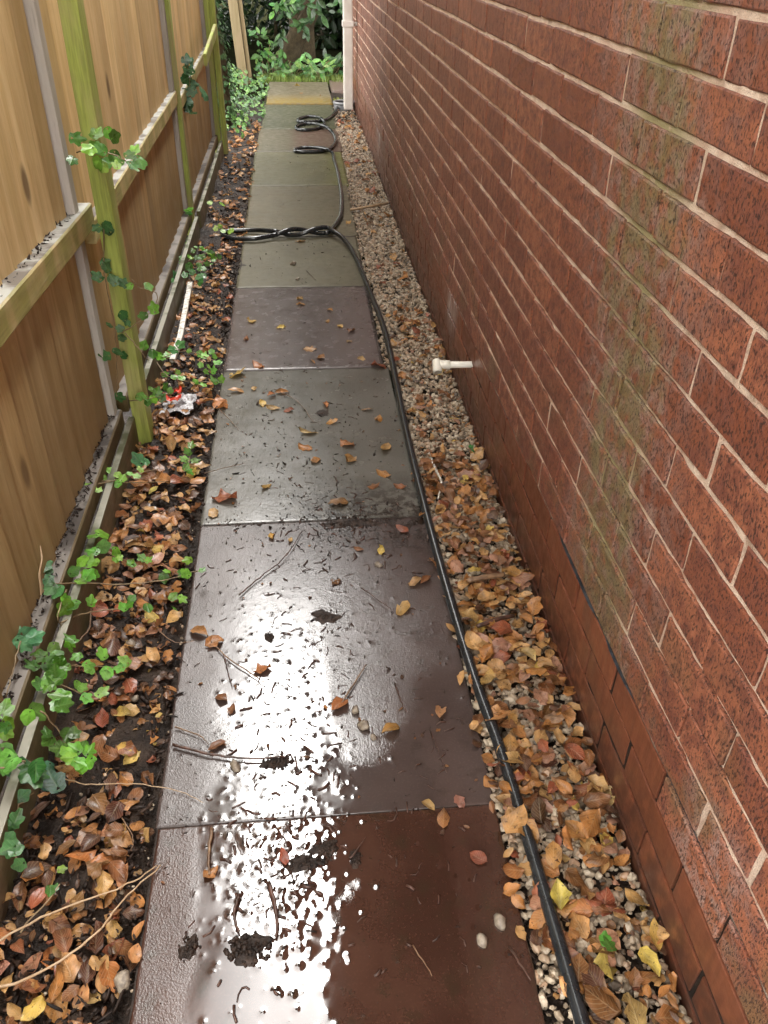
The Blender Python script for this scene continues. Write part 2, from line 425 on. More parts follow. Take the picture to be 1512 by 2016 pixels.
M = {}
M['brick_rough'] = brick_mat('brick_rough', True); M['brick_rough_far'] = brick_mat('brick_rough_far', True, True)
M['brick_smooth'] = brick_mat('brick_smooth', False); M['brick_smooth_far'] = brick_mat('brick_smooth_far', False, True)
M['mortar'] = mortar_mat()
M['board'] = wood_mat('fence_board', (0.62, 0.440, 0.195), (0.75, 0.565, 0.295), (0.38, 0.235, 0.095), green=0.10, gcol=(0.22, 0.18, 0.05), shade_fibre=True)
M['rail'] = wood_mat('fence_rail', (0.46, 0.34, 0.14), (0.58, 0.46, 0.24), (0.20, 0.14, 0.06), green=0.75, gcol=(0.27, 0.27, 0.06), axis='y', topgrey=True)
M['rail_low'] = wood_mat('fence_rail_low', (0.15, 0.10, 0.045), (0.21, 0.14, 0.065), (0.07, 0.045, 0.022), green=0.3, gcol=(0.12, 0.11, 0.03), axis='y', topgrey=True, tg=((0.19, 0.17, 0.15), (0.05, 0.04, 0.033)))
M['post'] = wood_mat('fence_post', (0.30, 0.29, 0.10), (0.40, 0.36, 0.15), (0.14, 0.13, 0.05), green=1.0, gcol=(0.36, 0.42, 0.09))
M['batten'] = wood_mat('weathered_batten', (0.46, 0.42, 0.39), (0.58, 0.54, 0.50), (0.10, 0.085, 0.07), green=0.1, blot=0.7)
M['gravel_board'] = wood_mat('mossy_board', (0.12, 0.085, 0.05), (0.19, 0.14, 0.085), (0.03, 0.022, 0.015), green=0.55, gcol=(0.09, 0.10, 0.03), axis='y', topgrey=True, tg=((0.26, 0.25, 0.20), (0.07, 0.075, 0.035)))
M['far_post'] = wood_mat('old_post', (0.40, 0.30, 0.17), (0.52, 0.41, 0.26), (0.22, 0.15, 0.08), green=0.15)
M['soil'] = soil_mat(); M['stone'] = gravel_mat()
M['crumb'] = plain('mud', (0.013, 0.008, 0.006), (0.036, 0.021, 0.014), 80, 0.5, 0.6, 0.25, isl=True)
M['twig'] = plain('twig_bark', (0.10, 0.055, 0.03), (0.22, 0.13, 0.07), 60, 0.4, 0.5)
M['twig_dark'] = plain('wet_twig_bark', (0.035, 0.018, 0.012), (0.10, 0.045, 0.03), 60, 0.3, 0.5)
M['twig_pale'] = plain('pale_twig', (0.34, 0.22, 0.12), (0.45, 0.32, 0.2), 60, 0.5, 0.4)
M['hose'] = plain('black_rubber', (0.012, 0.014, 0.016), (0.022, 0.025, 0.028), 40, 0.2, 0.12, 0.6)
M['pvc'] = plain('white_plastic', (0.72, 0.68, 0.58), (0.80, 0.78, 0.71), 12, 0.35, 0.1)
M['pipe_paint'] = plain('cream_painted_pipe', (0.62, 0.57, 0.52), (0.74, 0.70, 0.66), 9, 0.45, 0.2)
M['white_paint'] = plain('flaking_white_paint', (0.30, 0.26, 0.20), (0.78, 0.75, 0.70), 70, 0.5, 0.5)
M['joint'] = plain('joint_mud', (0.014, 0.009, 0.007), (0.030, 0.020, 0.014), 60, 0.6, 0.5, 0.2)
M['pebble'] = plain('wet_pebble', (0.13, 0.10, 0.075), (0.30, 0.25, 0.19), 120, 0.3, 0.5)
M['dark'] = plain('pipe_bore', (0.01, 0.01, 0.01), (0.03, 0.025, 0.02), 40, 0.8)
M['dpc'] = plain('bitumen_felt', (0.02, 0.022, 0.026), (0.05, 0.055, 0.065), 30, 0.35, 0.3)
M['grey_plastic'] = plain('grey_plastic', (0.16, 0.16, 0.17), (0.24, 0.24, 0.25), 20, 0.4)
M['concrete'] = plain('wet_concrete', (0.13, 0.085, 0.07), (0.18, 0.13, 0.11), 20, 0.35, 0.4)
M['leaf'] = leaf_mat('fallen_leaf', 'obj'); M['leaf_bulk'] = leaf_mat('fallen_leaf_bulk', 'attr')
M['ivy'] = leaf_mat('ivy_leaf', 'obj', 0.26, 0.35, False, 0.45, 0.25); M['ivy_bulk'] = leaf_mat('ivy_leaf_bulk', 'attr', 0.22, 0.35, False, 0.6, 0.2)
M['green_bulk'] = leaf_mat('shrub_leaf_bulk', 'attr', 0.3, 0.3, False, 0.5, 0.2); M['green'] = leaf_mat('shrub_leaf', 'obj', 0.25, 0.3, False, 0.6, 0.2)
M['bark'] = plain('bark', (0.055, 0.040, 0.020), (0.11, 0.082, 0.042), 25, 0.7, 1.0, 0.3, 0.02)
M['ivy_stem'] = plain('ivy_stem', (0.14, 0.09, 0.045), (0.26, 0.19, 0.10), 50, 0.5, 0.4)
M['wrapper'] = plain('clear_wrapper', (0.22, 0.21, 0.21), (0.52, 0.52, 0.54), 60, 0.18, 0.8)
M['wrapper_red'] = plain('red_print', (0.55, 0.03, 0.02), (0.65, 0.10, 0.05), 60, 0.2, 0.6)
M['ground'] = plain('garden_ground', (0.012, 0.012, 0.007), (0.02, 0.022, 0.01), 3, 0.95, 0.8, 0.0, 0.02)
M['soffit'] = plain('soffit_board', (0.17, 0.10, 0.07), (0.22, 0.14, 0.10), 6, 0.5)
M['tile'] = plain('roof_tile', (0.12, 0.06, 0.045), (0.2, 0.10, 0.07), 20, 0.6, 0.5)

# ------------------------------------------------------------------ ground, soil, gravel bed
tag(link('ground', py_mesh('ground', [(-90, -60, -0.06), (90, -60, -0.06), (90, 120, -0.06), (-90, 120, -0.06)], [(0, 1, 2, 3)], M['ground'])), kind='structure')

def sheet(name, x0, x1, y0, y1, step, hfun, mat):
    nx, ny = int((x1 - x0) / step) + 1, int((y1 - y0) / step) + 1
    xs, ys = np.linspace(x0, x1, nx), np.linspace(y0, y1, ny)
    Xg, Yg = np.meshgrid(xs, ys)
    V = np.stack([Xg, Yg, hfun(Xg, Yg)], -1).reshape(-1, 3)
    i = np.arange(nx * ny).reshape(ny, nx)
    F = np.stack([i[:-1, :-1], i[:-1, 1:], i[1:, 1:], i[1:, :-1]], -1).reshape(-1, 4)
    return tag(link(name, np_mesh(name, V, F, mat)), kind='structure')
def soil_h(X, Y):
    n = nz(X.shape, 1.1) * 0.0035 + nz(X.shape, 4) * 0.004 + nz(X.shape, 14) * 0.004
    e = sstep(-0.012, -0.05, X)
    return -0.022 + n + 0.016 * e
sheet('soil', -0.62, -0.006, -0.4, 8.6, 0.011, soil_h, M['soil'])
def bed_h(X, Y): return -0.018 + nz(X.shape, 1.3) * 0.003 + nz(X.shape, 6) * 0.003
sheet('gravel_bed', 0.604, 0.85, -0.4, 9.0, 0.012, bed_h, M['soil'])
def far_h(X, Y): return -0.03 + nz(X.shape, 2) * 0.012 + nz(X.shape, 8) * 0.015
sheet('garden_soil', -2.6, 3.0, 8.3, 16.5, 0.05, far_h, M['ground'])

# ------------------------------------------------------------------ paved path
GSTEP = 0.002
gy0, gx0 = -0.1, -0.03
GNY, GNX = int(3.0 / GSTEP), int(0.68 / GSTEP)
GY, GX = np.meshgrid(gy0 + np.arange(GNY) * GSTEP, gx0 + np.arange(GNX) * GSTEP, indexing='ij')
lown = nz(GX.shape, 26); lown2 = nz(GX.shape, 10)
wetR = sstep(0.255, 0.315, GX + 0.018 * lown2) * sstep(1.30, 0.90, GY + 0.07 * lown)
wetC = sstep(0.10, 0.19, GX + 0.03 * lown + 0.1 * (GY - 0.55)) * sstep(0.33, 0.29, GX) * sstep(1.75, 0.95, GY)
spot = np.exp(-(((GX - 0.115) / 0.05) ** 2 + ((GY - 0.57) / 0.06) ** 2))
A = 0.062 * np.ones_like(GX)
A = A * (1 - 0.96 * wetR) * (1 - 0.95 * wetC) * (1 - 0.75 * np.clip(spot * 1.5, 0, 1))
grain = nz(GX.shape, 0.9, 2.4)
FILM = np.clip(1 - A / 0.062, 0, 1)
HMAP = 0.55 * A * 1e-3 * grain + 0.00035 * lown * (1 - 0.9 * wetR) + 0.00012 * lown2 * (1 - 0.92 * wetR)
# crumbs of mud washed over the nearest slabs: x, y, radius
CR = []
def crumbs(n, fx, fy, r0, r1):
    for _ in range(n):
        x, y = fx(), fy()
        if 0.0 < x < 0.595 and 0.4 < y < 2.69: CR.append((x, y, random.uniform(r0, r1) * (0.6 + 0.8 * random.random() ** 3)))
gs = random.gauss
crumbs(750, lambda: gs(0.21, 0.10), lambda: gs(1.10, 0.30), 0.0009, 0.0028)
crumbs(420, lambda: gs(0.22, 0.06), lambda: gs(0.76, 0.10), 0.0009, 0.0032)
crumbs(85, lambda: gs(0.40, 0.13), lambda: gs(0.85, 0.25), 0.0010, 0.0026)
crumbs(520, lambda: random.uniform(0.01, 0.58), lambda: random.uniform(1.2, 2.65), 0.0009, 0.003)
crumbs(170, lambda: gs(0.22, 0.14), lambda: gs(2.05, 0.22), 0.0018, 0.0050)
crumbs(420, lambda: gs(0.38, 0.10), lambda: gs(1.76, 0.08), 0.0012, 0.0036)
crumbs(160, lambda: random.uniform(0.0, 0.6), lambda: gs(1.768, 0.012), 0.001, 0.003)
crumbs(90, lambda: random.uniform(0.0, 0.35), lambda: gs(0.869, 0.008), 0.001, 0.0026)
crumbs(40, lambda: gs(0.52, 0.04), lambda: gs(0.85, 0.2), 0.0012, 0.003)
for (x, y, r) in CR:
    if y > 1.5: continue
    w = 0.016; i0, i1 = int((y - w - gy0) / GSTEP), int((y + w - gy0) / GSTEP); j0, j1 = int((x - w - gx0) / GSTEP), int((x + w - gx0) / GSTEP)
    i0, j0 = max(i0, 0), max(j0, 0)
    d = np.hypot(GX[i0:i1, j0:j1] - x, GY[i0:i1, j0:j1] - y) - r
    HMAP[i0:i1, j0:j1] += 0.20 * r * np.exp(-np.clip(d, 0, None) / 0.0026)
def hsample(X, Y, HM=None):
    HMAP_ = HMAP if HM is None else HM
    i = np.clip((Y - gy0) / GSTEP, 0, GNY - 1.001); j = np.clip((X - gx0) / GSTEP, 0, GNX - 1.001)
    a, b = i.astype(int), j.astype(int); u, v = i - a, j - b
    return (HMAP_[a, b] * (1 - u) * (1 - v) + HMAP_[a + 1, b] * u * (1 - v) + HMAP_[a, b + 1] * (1 - u) * v + HMAP_[a + 1, b + 1] * u * v)

path = tag(empty('path', (0.3, 0.0, 0.0)), kind='structure')
S0 = slab_mat('slab_red_brown', (0.036, 0.016, 0.011), (0.060, 0.028, 0.019), (0.024, 0.018, 0.010), bump=0, rmin=0.03, rmax=0.06, ior=1.62, spec=0.7, dry=0.17)
S1 = slab_mat('slab_plum', (0.043, 0.030, 0.027), (0.066, 0.048, 0.043), (0.031, 0.023, 0.019), bump=0, rmin=0.05, rmax=0.12, ior=1.60, spec=0.75, dry=0.17, smear=(1.55, 1.72, 0.15))
S2 = slab_mat('slab_grey', (0.080, 0.076, 0.065), (0.112, 0.107, 0.093), (0.064, 0.052, 0.036), bump=0.35, rmin=0.14, rmax=0.28, smear=(2.02, 1.80, 0.12))
S3 = slab_mat('slab_grey_plum', (0.076, 0.061, 0.058), (0.101, 0.083, 0.079), (0.061, 0.043, 0.040), bump=0.4, rmin=0.16, rmax=0.3)
S4 = slab_mat('slab_grey_olive', (0.090, 0.080, 0.052), (0.112, 0.103, 0.068), (0.063, 0.051, 0.029), bump=0.4, spec=0.3, rmin=0.34, rmax=0.5)
S5 = slab_mat('slab_olive', (0.097, 0.084, 0.052), (0.121, 0.103, 0.064), (0.070, 0.055, 0.029), bump=0.4, spec=0.3, rmin=0.34, rmax=0.5)
S6 = slab_mat('slab_moss', (0.094, 0.088, 0.050), (0.122, 0.112, 0.064), (0.072, 0.070, 0.032), bump=0.4, spec=0.3, rmin=0.34, rmax=0.5, edge=(0, 0.42, 0.6, (0.117, 0.118, 0.029)))
S7 = slab_mat('slab_plum_moss', (0.085, 0.077, 0.048), (0.093, 0.080, 0.052), (0.063, 0.044, 0.032), bump=0.4, spec=0.3, rmin=0.34, rmax=0.5, edge=(0, 0.2, 0.33, (0.097, 0.057, 0.043)))
S8 = slab_mat('slab_dark_moss', (0.058, 0.059, 0.035), (0.082, 0.080, 0.048), (0.043, 0.048, 0.020), bump=0.4, spec=0.3, rmin=0.34, rmax=0.5)
S9 = slab_mat('slab_ochre', (0.108, 0.090, 0.060), (0.135, 0.115, 0.078), (0.085, 0.065, 0.036), bump=0.4, spec=0.3, rmin=0.34, rmax=0.5, edge=(1, 8.85, 8.3, (0.202, 0.139, 0.032)))

def slab(x0, x1, y0, y1, mat, step, z=0.0, tilt=0.0, fine=True, label=None):
    nx, ny = max(3, int((x1 - x0) / step)), max(3, int((y1 - y0) / step))
    xs, ys = np.linspace(x0, x1, nx), np.linspace(y0, y1, ny)
    Xg, Yg = np.meshgrid(xs, ys)
    ed = np.minimum(np.minimum(Xg - x0, x1 - Xg), np.minimum(Yg - y0, y1 - Yg))
    Z = z + tilt * (Xg - 0.3) - 0.0012 * np.clip(1 - ed / 0.005, 0, 1) ** 2
    if fine: Z = Z + hsample(Xg, Yg)
    else: Z = Z + nz(Xg.shape, 6) * 0.0004
    jx = nz((ny, nx), 6) * 0.0008
    Xj = Xg + np.where((Xg == x0) | (Xg == x1), jx, 0)
    V = np.stack([Xj, Yg, Z], -1).reshape(-1, 3)
    i = np.arange(nx * ny).reshape(ny, nx)
    F = np.stack([i[:-1, :-1], i[:-1, 1:], i[1:, 1:], i[1:, :-1]], -1).reshape(-1, 4)
    ring = np.concatenate([i[0, :-1], i[:-1, -1], i[-1, :0:-1], i[:0:-1, 0]])
    low = V[ring].copy(); low[:, 2] = z - 0.045
    k = len(V) + np.arange(len(ring))
    Fs = np.stack([ring, k, np.roll(k, -1), np.roll(ring, -1)], -1)
    cc = None
    if fine:
        cc = np.zeros((len(V) + len(low), 3), np.float32); cc[:len(V)] = hsample(Xg, Yg, FILM).reshape(-1, 1)
    me = np_mesh('paving_slab', np.concatenate([V, low]), np.concatenate([F, Fs]), mat, True, cc)
    o = link('paving_slab', me, path, (0, 0, 0)); o.location = -path.location
    if label: o['label'] = label
    return o
slab(0.000, 0.602, 0.000, 0.8688, S0, 0.002, label='nearest red-brown slab half under standing water')
slab(-0.005, 0.604, 0.8702, 1.7665, S1, 0.002, label='plum slab with a broad white wet shine')
slab(-0.006, 0.590, 1.7705, 2.699, S2, 0.004, label='grey slab sprinkled with leaves')
slab(-0.006, 0.572, 2.704, 3.535, S3, 0.012, 0.001, fine=False)
slab(-0.006, 0.576, 3.542, 4.275, S4, 0.012, 0.0, fine=False)
slab(-0.010, 0.588, 4.282, 5.318, S5, 0.014, 0.001, fine=False)
slab(-0.014, 0.604, 5.325, 6.278, S6, 0.016, 0.0, fine=False)
slab(-0.006, 0.614, 6.286, 7.115, S7, 0.02, 0.001, fine=False)
slab(0.006, 0.620, 7.122, 8.245, S8, 0.02, 0.0, fine=False)
slab(0.020, 0.626, 8.252, 9.560, S9, 0.02, 0.012, fine=False, label='farthest slab with an ochre near edge')
slab(0.650, 1.20, 9.05, 9.75, M['concrete'], 0.03, 0.004, fine=False, label='small reddish slab beside the downpipe')
tag(link('joint_sand', box_mesh('joint_sand', (-0.002, 0.575, -0.02, 9.5, -0.05, -0.0010), M['joint']), path), kind='stuff').location = -path.location

# ------------------------------------------------------------------ brick house
WX = 0.817
house = tag(empty('brick_house', (WX, 3.5, 0.0)), 'brick house with a wet red side wall running along the path', 'house')
WY0, WY1 = -1.1, 8.55
def hpart(name, me, **kw):
    o = link(name, me, house, (0, 0, 0)); o.location = -house.location
    return tag(o, **kw) if kw else o
# mortar sheet with its own relief, just behind the brick faces
nyy, nzz = 900, 150
ys = np.linspace(WY0, WY1, nyy); zs = np.linspace(-0.25, 2.12, nzz)
Yg, Zg = np.meshgrid(ys, zs)
Xg = WX + 0.0046 + 0.0009 * np.clip(nz(Yg.shape, 0.9), -2.5, 2.2) + 0.0008 * np.clip(nz(Yg.shape, 4), -2.2, 2.0)
i = np.arange(nyy * nzz).reshape(nzz, nyy)
hpart('mortar', np_mesh('mortar', np.stack([Xg, Yg, Zg], -1).reshape(-1, 3), np.stack([i[:-1, :-1], i[1:, :-1], i[1:, 1:], i[:-1, 1:]], -1).reshape(-1, 4), M['mortar']))
hpart('core', box_mesh('core', (WX + 0.03, WX + 4.2, WY0, WY1, -0.3, 2.1), M['brick_smooth_far']))
# bricks: a chamfered face with a slightly wandering outline
def brick_base(rough, n=8):
    out = []
    for _ in range(n):
        L, H, c = 0.2165, (0.0660 if rough else 0.0662), (0.0026 if rough else 0.0012)
        pts = []
        k = 4
        ring = [(-L / 2 + L * a / k, -H / 2) for a in range(k)] + [(L / 2, -H / 2 + H * a / 2) for a in range(2)] + [(L / 2 - L * a / k, H / 2) for a in range(k)] + [(-L / 2, H / 2 - H * a / 2) for a in range(2)]
        j = 0.0010 if rough else 0.0003
        V = []
        for (y, z) in ring:
            V.append((0.02, y, z))
        for (y, z) in ring:
            V.append((c * 0.75 + random.uniform(-j, j) * 0.5, y + random.uniform(-j, j), z + random.uniform(-j, j)))
        for (y, z) in ring:
            V.append((random.uniform(-j, j) * 0.5, y * (1 - 2 * c / L) + random.uniform(-j, j) * 0.4, z * (1 - 2 * c / H) + random.uniform(-j, j) * 0.4))
        m_ = len(ring); F = []
        for r_ in range(2):
            for a in range(m_):
                b = (a + 1) % m_
                F.append((r_ * m_ + a, (r_ + 1) * m_ + a, (r_ + 1) * m_ + b, r_ * m_ + b))
        # face: strip of quads between the lower and upper edges
        o = 2 * m_
        lowr = [o + a for a in range(5)]; up = [o + 10 - a for a in range(5)]
        F += [(lowr[0], o + 11, o + 5, lowr[4])]          # replaced below
        F.pop()
        F += [(lowr[0], o + 11, lowr[1], lowr[0])][:0]
        V.append((random.uniform(-j, j) * 0.6, 0.0, 0.0)); cidx = len(V) - 1
        for a in range(m_):
            b = (a + 1) % m_
            F.append((o + a, cidx, o + b, o + b))
        out.append((np.array(V, np.float32), F))
    return out
def as_tris(F):
    T = []
    for f in F:
        f = list(dict.fromkeys(f))
        for a in range(1, len(f) - 1): T.append((f[0], f[a], f[a + 1]))
    return T
BR = [(V, as_tris(F)) for V, F in brick_base(True)]
BS = [(V, as_tris(F)) for V, F in brick_base(False)]
def mk(l, nm, mat):
    r = []
    for V, T in l:
        me = np_mesh(nm, V, np.array(T), mat, False); r.append(me)
    return r
BRm, BSm = mk(BR, 'brick', M['brick_rough']), mk(BS, 'brick', M['brick_smooth'])
ZD = 0.245
allb = []
for c in range(-5, 25):
    ph = 0.27 if c % 2 else 0.795
    y = WY0
    k0 = math.ceil((WY0 / 0.225) - ph)
    while True:
        ya = (k0 + ph) * 0.225; yb = ya + 0.225
        if ya < WY0: k0 += 1; continue
        if yb > WY1: break
        yc = (ya + yb) / 2
        if c in (-1, -2, -3) and 0.55 < yc < 0.80 and c == -2: yc += 0.0
        smooth = c < 0 and not (c == -1 and yc < 0.72)
        allb.append((c, yc + random.gauss(0, 0.0018), ZD + c * 0.075 + 0.0375 + random.gauss(0, 0.0010), smooth))
        k0 += 1
def brick_px(b):
    c, y, z, s = b
    p = np.array([WX, y, z]); d = p - CAM
    zc = d @ FWD
    if zc < 0.1 or z < -0.03: return 0
    x_ = d @ RGT / zc * FPX; y_ = d @ UPV / zc * FPX
    if abs(x_) > 756 + 260 or abs(y_) > 1008 + 200: return 0
    return 1.0 / zc ** 2 * abs(d[0]) / np.linalg.norm(d)
allb.sort(key=brick_px, reverse=True)
ind, rest = allb[:300], allb[300:]
for (c, y, z, s) in ind:
    o = D.objects.new('brick', random.choice(BSm if s else BRm)); COL.objects.link(o); o.parent = house
    o.location = Vector((WX + random.gauss(0, 0.0006), y, z)) - house.location
    o.rotation_euler = (random.gauss(0, 0.004), random.gauss(0, 0.004), random.gauss(0, 0.003))
for s, bs, mt, lab in ((True, BS, M['brick_smooth_far'], 'smooth_brick_courses'), (False, BR, M['brick_rough_far'], 'rough_brick_courses')):
    q = [b for b in rest if b[3] == s]
    n = len(q); T = np.array([(WX + random.gauss(0, 0.001), b[1], b[2]) for b in q])
    me = bake(lab, [(V, np.array(F), None) for V, F in bs], RNG.integers(0, len(bs), n), np.repeat(np.eye(3)[None], n, 0), T, np.ones(n), mt, smooth=False)
    hpart(lab, me, kind='stuff')
# bitumen damp course peeping out between smooth and rough bricks
P = []
for a in range(200):
    y = 0.0 + a * 0.04
    P.append((y, 0.0005 + 0.0008 * math.sin(y * 7.1) + random.uniform(-0.0005, 0.0005) + (0.0010 if (0.88 < y < 1.02 or 1.10 < y < 1.36) else -0.004), 0.0012 * math.sin(y * 5.0)))
V, F = [], []
for (y, pr, dz) in P:
    for (dx, zz) in ((0.0035, -0.0005), (-pr, -0.0005), (-pr, 0.0005), (0.0035, 0.0005)): V.append((WX + dx, y, ZD - 0.0008 + dz + zz))
for a in range(len(P) - 1):
    for k in range(3): F.append((a * 4 + k, a * 4 + k + 1, a * 4 + k + 5, a * 4 + k + 4))
hpart('damp_course', py_mesh('damp_course', V, F, M['dpc']))
# eaves above the frame: they are what the wet slabs mirror
hpart('soffit', box_mesh('soffit', (0.36, 1.0, WY0, WY1 + 0.3, 2.10, 2.12), M['soffit']))
hpart('fascia', box_mesh('fascia', (0.335, 0.358, WY0, WY1 + 0.3, 2.09, 2.25), M['soffit']))
V, F = [], []
for a in range(9):
    w = math.pi * a / 8
    for y in (WY0, WY1 + 0.3): V.append((0.305 - 0.05 * math.cos(w), y, 2.22 - 0.05 * math.sin(w)))
for a in range(8): F.append((2 * a, 2 * a + 1, 2 * a + 3, 2 * a + 2))
hpart('gutter', py_mesh('gutter', V, F, M['dpc'], True))
hpart('roof', py_mesh('roof', [(0.30, WY0, 2.26), (0.30, WY1 + 0.3, 2.26), (3.0, WY1 + 0.3, 3.3), (3.0, WY0, 3.3), (5.7, WY0, 2.26), (5.7, WY1 + 0.3, 2.26)], [(0, 3, 2, 1), (3, 4, 5, 2), (0, 4, 3), (1, 2, 5)], M['tile']))

# ------------------------------------------------------------------ fence
fence = tag(empty('timber_fence', (-0.28, 2.2, 0.0)), 'tan close-board timber fence with algae-green posts left of the path', 'fence')
def fpart(name, me, label=None):
    o = link(name, me, fence, (0, 0, 0)); o.location = -fence.location
    if label: o['label'] = label
    return o
def wonky_box(x0, x1, y0, y1, z0, z1, seg, ax, bev, wob, mat, name):
    """a sawn timber: box cut into lengths along one axis, with slightly wandering edges"""
    bm = bmesh.new(); box_bm(bm, x0, x1, y0, y1, z0, z1, bev)
    if seg > 1:
        lo, hi = ((x0, x1), (y0, y1), (z0, z1))[ax]
        nrm = [0, 0, 0]; nrm[ax] = 1
        for k in range(1, seg):
            co = [0, 0, 0]; co[ax] = lo + (hi - lo) * k / seg
            bmesh.ops.bisect_plane(bm, geom=bm.verts[:] + bm.edges[:] + bm.faces[:], plane_co=co, plane_no=nrm)
    ph = [random.uniform(0, 6) for _ in range(4)]
    for v in bm.verts:
        t = v.co[ax] * 3.1
        for k in range(3):
            if k != ax: v.co[k] += wob * (math.sin(t + ph[k]) + 0.5 * math.sin(2.7 * t + ph[3]))
    return bm_mesh(name, bm, mat)
posts_y = [0.30, 2.215, 4.33, 6.19]
FH = 1.83
# feather-edge boards
for b in range(3):
    ya, yb = posts_y[b] + 0.02, posts_y[b + 1] + 0.02
    n = int(round((yb - ya) / 0.108)); w = (yb - ya) / n
    for k in range(n):
        y0, y1 = ya + k * w - 0.006, ya + (k + 1) * w + 0.012
        dx = random.uniform(-0.002, 0.002)
        z0 = 0.045 + random.uniform(-0.006, 0.006)
        V = [(-0.302 + dx, y0, z0), (-0.290 + dx, y1, z0), (-0.306 + dx, y1, z0), (-0.306 + dx, y0, z0)]
        V = V + [(x, y + random.uniform(-0.003, 0.003), FH) for (x, y, z) in V]
        F = [(0, 1, 5, 4), (1, 2, 6, 5), (2, 3, 7, 6), (3, 0, 4, 7), (0, 3, 2, 1), (4, 5, 6, 7)]
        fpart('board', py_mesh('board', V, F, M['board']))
# rails: heights differ a little from panel to panel, as the panels were hung
def rail(y0, y1, xf, xb, z0a, z0b, hgt, mat, name='rail', label=None, slope_top=0.0):
    V = []
    n = 9
    for k in range(n):
        u = k / (n - 1); y = y0 + (y1 - y0) * u; zt = z0a + (z0b - z0a) * u + random.uniform(-0.0004, 0.0004)
        x = xf + random.uniform(-0.001, 0.001)
        V += [(xb, y, zt - hgt), (x - 0.002, y, zt - hgt), (x, y, zt - hgt + 0.003), (x, y, zt - 0.004 - slope_top), (x - 0.004, y, zt - slope_top), (xb, y, zt)]
    F = []
    for k in range(n - 1):
        for j in range(6): F.append((k * 6 + j, k * 6 + (j + 1) % 6, (k + 1) * 6 + (j + 1) % 6, (k + 1) * 6 + j))
    F += [tuple(range(5, -1, -1)), tuple((n - 1) * 6 + j for j in range(6))]
    F = [tuple(reversed(f)) for f in F]
    return fpart(name, py_mesh(name, V, F, mat), label)
rail(0.34, 2.288, -0.258, -0.300, 0.762, 0.694, 0.062, M['rail'], label='near middle rail with a grey wet top and green front edge')
rail(2.300, 4.395, -0.266, -0.300, 0.640, 0.672, 0.058, M['rail'])
rail(4.410, 6.255, -0.272, -0.300, 0.610, 0.672, 0.056, M['rail'])
fpart('post', wonky_box(-0.237, -0.202, 6.22, 6.29, -0.3, 1.7, 10, 2, 0.004, 0.002, M['post'], 'post'), 'second slimmer post nailed to the last one')
pA, pB = AtX(404, 118, -0.205), AtX(424, 58, -0.205)
print('rail end', pA, pB)
rail(pA.y, pB.y, -0.196, -0.214, pA.z + 0.03, pB.z + 0.03, 0.06, M['post'], 'rail_end', 'rail end lapping past the last post')
for b, (za, zb) in enumerate(((0.120, 0.118), (0.12, 0.13), (0.12, 0.13))):
    rail(posts_y[b] + 0.08, posts_y[b + 1] - 0.004, -0.262, -0.300, za, zb, 0.055, M['rail_low'], label='low rail with dark debris on its top' if b == 0 else None)
    rail(posts_y[b] + 0.08, posts_y[b + 1] - 0.004, -0.262, -0.300, 1.60, 1.60, 0.055, M['rail'])
    fpart('gravel_board', wonky_box(-0.246, -0.228, posts_y[b] + 0.085, posts_y[b + 1] - 0.006, -0.05, 0.094, 10, 1, 0.002, 0.0012, M['gravel_board'], 'gravel_board'))
for k, y in enumerate(posts_y[1:]):
    fpart('batten', wonky_box(-0.298, -0.272, y - 0.052, y - 0.010, 0.06, FH - 0.03, 8, 2, 0.002, 0.0015, M['batten'], 'batten'))
for k, y in enumerate(posts_y):
    x0, x1 = ((-0.236, -0.190), (-0.235, -0.191), (-0.306, -0.255), (-0.284, -0.240))[k]
    fpart('post', wonky_box(x0, x1, y, y + 0.072, -0.3, 1.9, 10, 2, 0.004, 0.002, M['post'], 'post'))

# leaning double post beyond the fence
p0, p1 = AtY(478, 152, 9.85), AtY(457, -2, 9.85)
lean = tag(empty('gate_post', (p0.x, 9.85, -0.05)), 'leaning pale timber post beyond the end of the fence', 'post')
d = (p1 - p0); d = d / d.z
def lean_box(xa, xb, ya, yb, h, nm):
    V = []
    for z in (-0.15, h):
        for (x, y) in ((xa, ya), (xb, ya), (xb, yb), (xa, yb)): V.append((p0.x + x + d.x * z, 9.85 + y, z))
    F = [(0, 1, 5, 4), (1, 2, 6, 5), (2, 3, 7, 6), (3, 0, 4, 7), (4, 5, 6, 7)]
    o = link(nm, py_mesh(nm, V, F, M['far_post']), lean, (0, 0, 0)); o.location = -lean.location
lean_box(-0.045, 0.050, 0.0, 0.1, 1.7, 'post'); lean_box(0.056, 0.092, 0.05, 0.12, 1.72, 'batten')

# ------------------------------------------------------------------ downpipe, gully, overflow pipe
PX, PY = 0.742, 7.74
dp = tag(empty('downpipe', (PX, PY, 0.05)), 'cream painted downpipe at the far corner of the brick wall', 'downpipe')
def dpart(nm, me):
    o = link(nm, me, dp, (0, 0, 0)); o.location = -dp.location; return o
bm = bmesh.new(); box_bm(bm, PX - 0.04, PX + 0.04, PY - 0.04, PY + 0.04, 0.045, 2.09, 0.012); dpart('pipe', bm_mesh('pipe', bm, M['pipe_paint']))
for z in (0.66, 1.9):
    bm = bmesh.new(); box_bm(bm, PX - 0.048, PX + 0.048, PY - 0.048, PY + 0.048, z, z + 0.045, 0.008)
    b_ = dpart('bracket', bm_mesh('bracket', bm, M['pipe_paint']))
    bm = bmesh.new(); box_bm(bm, PX + 0.05, WX + 0.004, PY - 0.02, PY + 0.02, z + 0.008, z + 0.037, 0.004)
    me = bm_mesh('bracket_arm', bm, M['pipe_paint']); a = D.objects.new('bracket_arm', me); COL.objects.link(a); a.parent = b_
gp = G(674, 184, 0.0)
